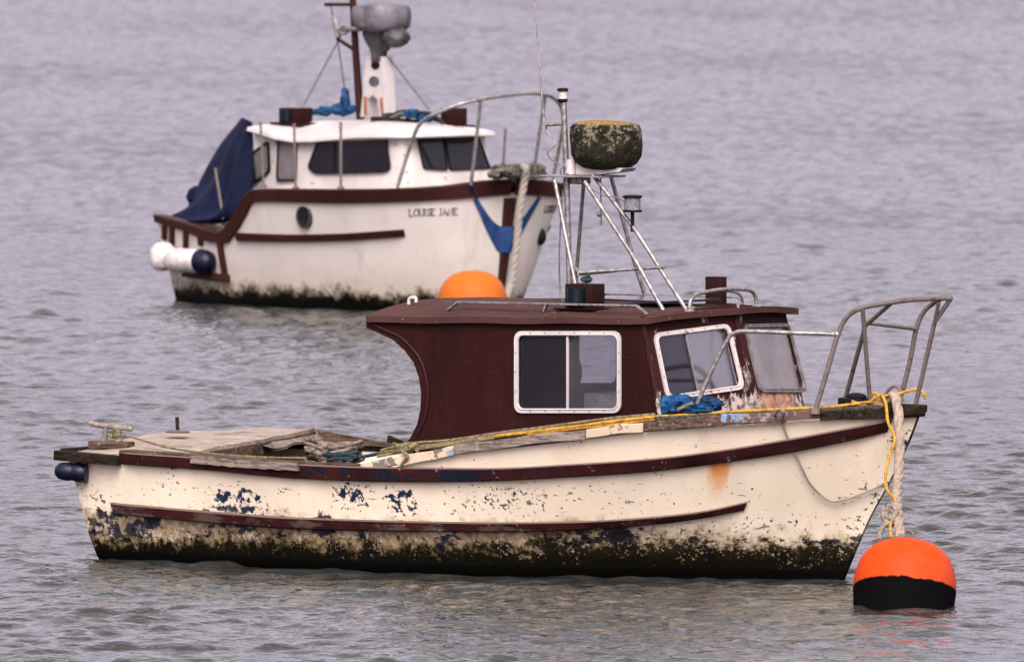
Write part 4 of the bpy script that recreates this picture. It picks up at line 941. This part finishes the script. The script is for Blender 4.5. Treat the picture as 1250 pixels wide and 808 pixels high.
mb = MB(); mb.prism(pl_, [ringpx(458, 80, 5.4, -.05), ringpx(456.5, 100, 6.5, -.05)], (0, .12, 0)); pf = mb.build('radar_post', M['whitepaint'], far)
mb = MB(); mb.prism(ringpx(458, 80, 5.2, -.055), [], (0, .06, 0)); mb.build('hole_fill', M['black'], pf)  # black disc put in for the dark inside of the open hole
mb = MB(); mb.prism(ringpx(456.5, 100, 6.4, -.052), [], (0, .03, 0)); mb.build('hole_fill', M['greycover'], pf)  # grey disc put in to give the lower hole its grey tone
mb = MB()
for (u0, v0), (u1, v1) in (((446, 118), (446, 140)), ((465, 120), (467, 140))): mb.tube([fz(u0, v0, -.058), fz(u1, v1, -.058)], .014, 6)
mb.build('rust_streaks', M['rusttube'] if False else simple('rusty_iron', (.30, .10, .03), .9, 0, .4, 30), pf)
c = fz(466, 24, .0); mb = MB(); mb.lathe([(.0, -.30), (.07, -.28), (.10, -.20), (.11, -.12), (.21, -.10), (.255, -.06), (.27, .02), (.265, .085), (.245, .12), (.15, .14), (0, .145)], c, 36, None, .04); rd = mb.build('radar_cover', M['greycover'], far)
c = fz(462, 40, -.02); mb = MB(); mb.lathe([(.14, .03), (.135, -.02), (.115, -.08), (.085, -.15), (.07, -.20), (.075, -.25), (.05, -.27)], c, 26, None, .10); mb2 = crumple(fz(483, 46, .0), (.135, .12, .09), .16, None, '', 15); mb.add(mb2.v, mb2.f); mb.build('cover_skirt', simple('dark_grey_vinyl', (.06, .056, .062), .55, 0, .4, 6, .3), rd, 60)
mb = MB(); smat = simple('grey_teal_stay', (.06, .085, .095), .6)
for q in ([fz(412, 52, .02), fz(371, 128, -.25)], [fz(404, 8, .02), fz(412, 50, .02), fz(421, 110, .02)], [fz(474, 70, 0), fz(524, 134, .25)]): mb = MB(); mb.tube(q, .008, 6); mb.build('stay', smat, far)
mb = MB(); y0 = -.05; mb.beam(fz(456, 146, y0), fz(510, 150, .1), .10, .05); mb.build('post_base', M['darkwood'], far)
# bow rail and stanchions
pr = MB(); rr = .017
top = [(485, 229, -.98), (497, 190, -.93), (507, 162, -.92), (515, 149, -.90), (530, 140, -.86), (560, 128, -.72), (590, 121, -.50), (625, 116, -.15), (652, 114.5, .10), (672, 118, .35), (683, 128, .52), (688, 145, .60), (684, 172, .68), (674, 222, .78)]
pr.tube(spl([fz(*q) for q in top], 6), rr, 10)
pr.tube([fz(587, 122, -.52), fz(575, 226, -.48)], rr*.95, 8); pr.tube([fz(666, 116, .28), fz(658, 165, .30), fz(650, 220, .34)], rr*.95, 8); pr.build('pulpit', M['steel'], far)
def stn(a, b, nm='stanchion'): mb = MB(); mb.tube([a, b], .0125, 8); mb.sphere(a, .016, 8); mb.lathe([(.035, -.005), (.03, .02), (.015, .03)], b, 10); mb.build(nm, M['rusttube'], far)
stn(fz(318, 151, -.93), fz(322, 229, -.95)); stn(fz(359, 153, -.98), fz(361, 231, -1.0)); stn(fz(416, 151, -1.0), fz(416, 231, -1.02))
stn(fz(263, 207, -.75), fz(274, 276, -.85)); stn(fz(617, 158, .95), fz(614, 208, .95))
# writing on both bows, in thin serif strokes
G = {'L': [[(0, 0), (0, 1)], [(-.12, 0), (.62, 0), (.62, .2)], [(-.12, 1), (.14, 1)]], 'O': [[(.42+.42*math.cos(t), .5+.5*math.sin(t)) for t in [2*PI*i/14 for i in range(15)]]],
     'U': [[(0, 1), (0, .3), (.1, .06), (.32, 0), (.55, .08), (.64, .3), (.64, 1)], [(-.12, 1), (.14, 1)], [(.52, 1), (.76, 1)]], 'I': [[(0, 0), (0, 1)], [(-.14, 0), (.14, 0)], [(-.14, 1), (.14, 1)]],
     'S': [[(.52, .82), (.5, 1), (.26, 1), (.03, .9), (.02, .7), (.2, .55), (.42, .43), (.54, .25), (.46, .05), (.22, 0), (.02, .05), (0, .22)]], 'E': [[(0, 0), (0, 1)], [(-.12, 0), (.62, 0), (.62, .18)], [(-.12, 1), (.58, 1), (.58, .82)], [(0, .52), (.4, .52)]],
     'J': [[(.3, 1), (.3, .2), (.22, 0), (.02, -.05), (-.02, .1)], [(.14, 1), (.46, 1)]], 'A': [[(0, 0), (.4, 1), (.8, 0)], [(.15, .36), (.65, .36)], [(-.1, 0), (.12, 0)], [(.66, 0), (.94, 0)]], 'N': [[(0, 0), (0, 1), (.66, 0), (.66, 1)], [(-.12, 0), (.12, 0)], [(.54, 1), (.78, 1)]]}
ADV = {'L': .82, 'O': 1.02, 'U': .92, 'I': .42, 'S': .74, 'E': .84, 'J': .62, 'A': 1.02, 'N': .95, ' ': .5}
W_ = sum(ADV[c] for c in 'LOUISE JANE')
mb = MB(); x = 0
for ch in 'LOUISE JANE':
    for stv in G.get(ch, []):
        pts = []
        for (gx, gy) in stv:
            f = (x+gx)/W_; u = 500+60*f; v = 264-1.5*f-(8.0)*gy; pts.append(fq(u, v, .003))
        mb.tube(pts, .0048, 5)
    x += ADV[ch]
mb.build('name_lettering', simple('faded_black_lettering', (.035, .03, .03), .7), far)
# same name on the other bow, mirrored in place along the far side
mb = MB(); x = 0
for ch in 'LOUISE JANE':
    for stv in G.get(ch, []):
        pts = []
        for (gx, gy) in stv:
            f = (x+gx)/W_; u = 560-60*f; v = 262.5+1.5*f-8.0*gy; p = fq(u, v, .003); pts.append(Vector((p.x, -p.y, p.z)))
        mb.tube(pts, .0048, 5)
    x += ADV[ch]
mb.build('name_lettering', simple('faded_black_lettering', (.035, .03, .03), .7), far)

# navy cockpit cover draped from the roof to the stern
nearE = [(306, 148, -.62), (306, 190, -.70), (306, 232, -.86), (300, 258, -.92), (285, 268, -.90), (262, 271, -.80)]
midE = [(298, 145, -.30), (280, 180, -.40), (268, 215, -.50), (256, 245, -.58), (240, 262, -.62), (226, 268, -.66)]
farE = [(296, 144, .45), (276, 170, .45), (262, 198, .42), (250, 222, .38), (236, 244, .32), (222, 262, .25)]
E = [[fz(*q) for q in e] for e in (nearE, midE, farE)]; E = [spl(e, 8) for e in E]; rows = []
for i in range(len(E[0])):
    a, b, c = E[0][i], E[1][i], E[2][i]; row = []
    for k in range(41):
        t = k/40; p = a*((1-t)*(1-2*t)) + b*(4*t*(1-t)) + c*(t*(2*t-1)); f = i/len(E[0])
        row.append(p+Vector((-.3, -.6, .1))*(.10*math.sin(8*t+3*f)*f+.055*math.sin(19*t-5*f)*(.35+f)))
    rows.append(row)
mb = MB(); mb.loft(rows); mb.loft([[p+Vector((.012, .012, -.012)) for p in r] for r in rows])
mb2 = crumple(fz(244, 240, .1), (.10, .12, .09), .3, None, '', 21); mb.add(mb2.v, mb2.f)
o = place(mb.build('cockpit_cover', M['canvas'], None, 70), FF); rec(tag(o, 'navy canvas cockpit cover draped from the white cabin roof down to the stern', 'canvas cover'))
# cloth bundles on the far roof
for nm, lab, parts in (('tarpaulin', 'blue tarpaulin tied up in a peak on the white roof left of the mast', [((418, 134, -.05), (.11, .10, .05), 31), ((421, 122, -.05), (.04, .04, .10), 32), ((396, 136, -.05), (.07, .06, .04), 33), ((384, 137, -.05), (.05, .05, .025), 34)]),
                       ('tarpaulin', 'small blue tarpaulin scrap on the white roof right of the radar post', [((504, 139, .05), (.07, .07, .04), 35), ((520, 143, .12), (.10, .07, .04), 36)])):
    mb = MB()
    for q, sz, sd in parts: c2 = crumple(fz(*q), sz, .5, None, '', sd, 22); mb.add(c2.v, c2.f)
    o = place(mb.build(nm, M['tarp'], None, 30), FF); rec(tag(o, lab, 'tarpaulin'))
mb = MB()
for i in range(7): mb.tube(spl([fz(472+i*4, 143+random.uniform(-3, 3), .05), fz(490+i*4, 138+random.uniform(-3, 3), .08), fz(512+i*3, 141+random.uniform(-3, 3), .1), fz(545, 150+i*.6, .25)], 5), .012, 6)
o = place(mb.build('roof_rope', M['ropedark']), FF); rec(tag(o, 'dark tangled rope across the white cabin roof', 'rope'))
# blue pad slung round the stem
Lr = []; nP = 26
def hullpt(s, z, side, off): n_ = HF.N(min(s, .985), z, side); return HF.P(s, z, 0, side)+n_*off
bibN = [(585, 244, 588, 242), (592, 264, 597, 256), (600, 283, 604, 266), (609, 300, 611, 273), (617, 307, 618, 276)]
up_, lo_ = [], []
for (ul, vl, uu, vu) in bibN:
    a = HF.inv(min(ul, 617), vl); b = HF.inv(min(uu, 618), vu); up_.append(b); lo_.append(a)
rowsN = []
for a, b in zip(lo_, up_): rowsN.append([HF.P(*a, .05), HF.P(a[0]*.5+b[0]*.5, a[1]*.5+b[1]*.5, .085), HF.P(*b, .05)])
zc0, zc1 = FF.p(622, 309, 0).z, FF.p(622, 277, 0).z
mid = [Vector((Xs2(zc0)+.07, 0, zc0)), Vector((Xs2((zc0+zc1)/2)+.10, 0, (zc0+zc1)/2)), Vector((Xs2(zc1)+.07, 0, zc1))]
rowsA = rowsN+[mid]+[[Vector((p.x, -p.y, p.z)) for p in r] for r in reversed(rowsN)]
cols = [spl([r[k] for r in rowsA], 5) for k in range(3)]
mb = MB(); mb.loft(cols); mb.loft([[p-Vector((.03, 0, 0)) for p in c2] for c2 in cols])
e0, e1 = rowsA[0][2], rowsA[-1][2]
mb.tube([e0, fz(576, 222, -.48)], .010, 6); mb.tube([e1, fz(654, 215, .36)], .010, 6)
o = place(mb.build('bow_pad', M['bib'], None, 60), FF); rec(tag(o, 'blue canvas chafe pad slung round the stem of the white boat', 'pad'))
# rope heap at the far stem head and the mooring rope to its buoy
mb = MB(); hc = fz(632, 209, -.05)
for k in range(12):
    a0 = random.uniform(0, 6); w = random.uniform(.12, .34); mb.tube(spl([hc+Vector((.12*math.sin(a0+t)*.8, w*math.cos(a0+t), .012*k*.6-.04+.02*math.sin(3*t))) for t in [i*.8 for i in range(7)]], 4), .02, 7)
o = place(mb.build('rope_heap', simple('mossy_rope', (.12, .10, .075), .9, 0, .5, 20, .5)), FF); rec(tag(o, 'heap of mossy rope piled on the bow of the white boat', 'rope'))
bp2 = ground(577, 392); bl2 = FF.loc(Vector((bp2.x, bp2.y, 0)))
o = rope3([fz(628, 207, -.02), fz(633, 207, -.10)+Vector((.10, 0, .02)), fz(634, 225, -.05)+Vector((.12, -.05, 0)), fz(632, 260, -.05)+Vector((.14, -.1, 0)), fz(628, 305, -.05)+Vector((.2, -.15, 0)), fz(623, 350, -.3), fz(618, 366, -.5)], .034, simple('multicolour_rope', (.27, .20, .14), .9, 0, .45, 9, .4, dark=(.16, .17, .18)), 'mooring_rope', .22, FF)
rec(tag(o, 'thick twisted rope hanging down the stem of the white boat', 'rope'))
mb = MB(); mb.tube(spl([fz(618, 330, -.25), fz(622, 352, -.4), fz(627, 372, -.5)], 5), .02, 8)
b2 = buoy('mooring_buoy', 'faded light orange buoy floating beside the bow of the white boat', Vector((bp2.x, bp2.y, 0)), .31, .445, buoy_paint('faded_orange_buoy', (.40, .10, .0105), -.3), lug=False)
mb = MB(); a = ground(520, 366); mb.lathe([(.0, -.3), (.05, -.29), (.06, -.2), (.06, .2), (.03, .3), (0, .31)], (0, 0, 0), 14, Matrix.Rotation(PI/2*.97, 3, 'Y')); o = mb.build('float', simple('red_float', (.55, .06, .02), .6), None); o.location = (a.x, a.y, .05); tag(o, 'small red float lying on the water beside the light orange buoy', 'float')

# white fenders slung on the far quarter
def fender(c, ang, L, R, mat, endmat, label):
    o = thing('fender', label, 'fender', FF.world(c), -TH2+ang, None)
    Mx = Matrix.Rotation(PI/2, 3, 'Y')
    mb = MB(); mb.lathe([(R*.35, -L/2-.02), (R*.75, -L/2+.02), (R, -L/2+.09), (R, L/2-.10)], (0, 0, 0), 24, Mx); mb.build('body', mat, o)
    mb = MB(); mb.lathe([(R*1.005, L/2-.10), (R*1.0, L/2-.04), (R*.8, L/2+.035), (R*.4, L/2+.07), (0, L/2+.08)], (0, 0, 0), 24, Mx); mb.build('end_cap', endmat, o); return o
a = fq(243, 318, .13); fender(a, 0, .56, .11, M['fenderwhite'], M['blue'], 'white fender with navy end cap slung along the quarter of the white boat')
mb = MB(); a2 = fq(214, 313, .14); mb.lathe([(0, -.13), (.07, -.122), (.115, -.075), (.128, 0), (.115, .075), (.06, .125), (0, .135)], (0, 0, 0), 22); fo2 = mb.build('fender', M['fenderwhite']); fo2.location = FF.world(a2); tag(fo2, 'plain white rounded fender hanging at the very stern of the white boat', 'fender')

# ------------------------------------------------------------------ WATER
xs = np.concatenate([-np.geomspace(3000, 17.5, 26), np.arange(-17, 17.001, .044), np.geomspace(17.5, 3000, 26)])
ys = np.concatenate([-np.geomspace(600, 15.5, 14), np.arange(-15, 25, .036), np.arange(25, 60, .075), np.arange(60, 232, .16), np.geomspace(232.5, 9000, 40)])
Xg, Yg = np.meshgrid(xs, ys); Zg = np.zeros_like(Xg)
for i in range(150):
    lam = math.exp(RNG.uniform(math.log(.14), math.log(.62))); k = 2*PI/lam; d = math.radians(-82)+RNG.normal()*.53
    amp = .0038*lam*(1 if lam < .32 else (.32/lam)**1.15)
    ph = RNG.uniform(0, 2*PI)
    Zg += amp*np.sin(k*(Xg*math.cos(d)+Yg*math.sin(d))+ph)
for i in range(14):
    lam = RNG.uniform(1.4, 4.5); k = 2*PI/lam; d = math.radians(-70)+RNG.normal()*.5; Zg += .0007*np.sin(k*(Xg*math.cos(d)+Yg*math.sin(d))+RNG.uniform(0, 6.28))*lam/2
s0 = Zg.std(); Zg = Zg+.14*(Zg**2/s0-s0)
gust = .80+.30*np.sin(Xg*.31+.7*np.sin(Yg*.11))*np.sin(Yg*.17+1.1*np.sin(Xg*.2))
fade = np.clip((17.4-np.abs(Xg))/2, 0, 1)*np.clip((Yg+15.4)/2, 0, 1)*np.clip((230-Yg)/60, 0, 1)
Zg *= gust*fade
nx, ny = len(xs), len(ys); co = np.stack([Xg, Yg, Zg], -1).reshape(-1, 3).astype(np.float32)
ii = (np.arange(ny-1)[:, None]*nx+np.arange(nx-1)[None, :]).ravel(); quads = np.stack([ii, ii+1, ii+nx+1, ii+nx], -1).astype(np.int32)
me = bpy.data.meshes.new('water'); me.vertices.add(len(co)); me.vertices.foreach_set('co', co.ravel()); me.loops.add(quads.size); me.loops.foreach_set('vertex_index', quads.ravel())
me.polygons.add(len(quads)); me.polygons.foreach_set('loop_start', np.arange(0, quads.size, 4, dtype=np.int32)); me.polygons.foreach_set('use_smooth', np.ones(len(quads), bool)); me.update(calc_edges=True)
wo = bpy.data.objects.new('water', me); COL.objects.link(wo); wo['kind'] = 'structure'
m = Mat('estuary_water'); m.b.inputs['IOR'].default_value = 1.333
h = m.noise(7.5, 3, .55, m.vec(.8, 1.15, 1))*.75+m.noise(19, 3, .55)*.25
m.bump(h, .6, .06); me.materials.append(m.set((.024, .025, .023), .045, 0, .5))

# ------------------------------------------------------------------ LIGHT
w = bpy.data.worlds.new('World'); sc.world = w; w.use_nodes = True; t = w.node_tree; bg = t.nodes['Background']
sky = t.nodes.new('ShaderNodeTexSky'); sky.sky_type = 'NISHITA'; sky.sun_disc = False; sky.sun_elevation = math.radians(44); sky.sun_rotation = math.radians(182); sky.air_density = 1.0; sky.dust_density = 4.0; sky.ozone_density = 1.0
hs = t.nodes.new('ShaderNodeHueSaturation'); hs.inputs['Saturation'].default_value = .12; t.links.new(sky.outputs[0], hs.inputs['Color'])
mx = t.nodes.new('ShaderNodeMix'); mx.data_type = 'RGBA'; mx.blend_type = 'MULTIPLY'; mx.inputs[0].default_value = 1; t.links.new(hs.outputs[0], mx.inputs[6]); 
tc = t.nodes.new('ShaderNodeTexCoord'); sxyz = t.nodes.new('ShaderNodeSeparateXYZ'); t.links.new(tc.outputs['Generated'], sxyz.inputs[0])
mr_ = t.nodes.new('ShaderNodeMapRange'); t.links.new(sxyz.outputs[2], mr_.inputs[0]); mr_.inputs[1].default_value = .04; mr_.inputs[2].default_value = .6
tm_ = t.nodes.new('ShaderNodeMix'); tm_.data_type = 'RGBA'; t.links.new(mr_.outputs[0], tm_.inputs[0]); tm_.inputs[6].default_value = (1.03, .85, 1.13, 1); tm_.inputs[7].default_value = (2.5, 2.31, 2.36, 1); t.links.new(tm_.outputs[2], mx.inputs[7])
t.links.new(mx.outputs[2], bg.inputs[0]); bg.inputs[1].default_value = .12
sd = bpy.data.lights.new('sun', 'SUN'); sd.energy = 1.0; sd.angle = math.radians(25); sd.color = (1, .95, .88); so = bpy.data.objects.new('sun', sd); COL.objects.link(so)
az = math.radians(182); el = math.radians(44); sv = Vector((math.sin(az)*math.cos(el), math.cos(az)*math.cos(el), math.sin(el))); so.rotation_euler = sv.to_track_quat('Z', 'Y').to_euler()
so.location = sv*50

cd = bpy.data.cameras.new('camera'); co_ = bpy.data.objects.new('camera', cd); COL.objects.link(co_); sc.camera = co_
co_.location = CAM; co_.rotation_euler = (PI/2-PITCH, 0, 0); cd.sensor_width = 36; cd.lens = 36*FPX/1250; cd.clip_end = 20000; cd.clip_start = .5
cd.dof.use_dof = True; cd.dof.focus_distance = 84.6; cd.dof.aperture_fstop = 9
sc.view_settings.view_transform = 'Standard'; sc.view_settings.look = 'None'; sc.view_settings.exposure = .60; sc.view_settings.gamma = 1
sc.render.engine = 'CYCLES'; sc.cycles.use_denoising = True; sc.cycles.max_bounces = 8; sc.cycles.transparent_max_bounces = 12
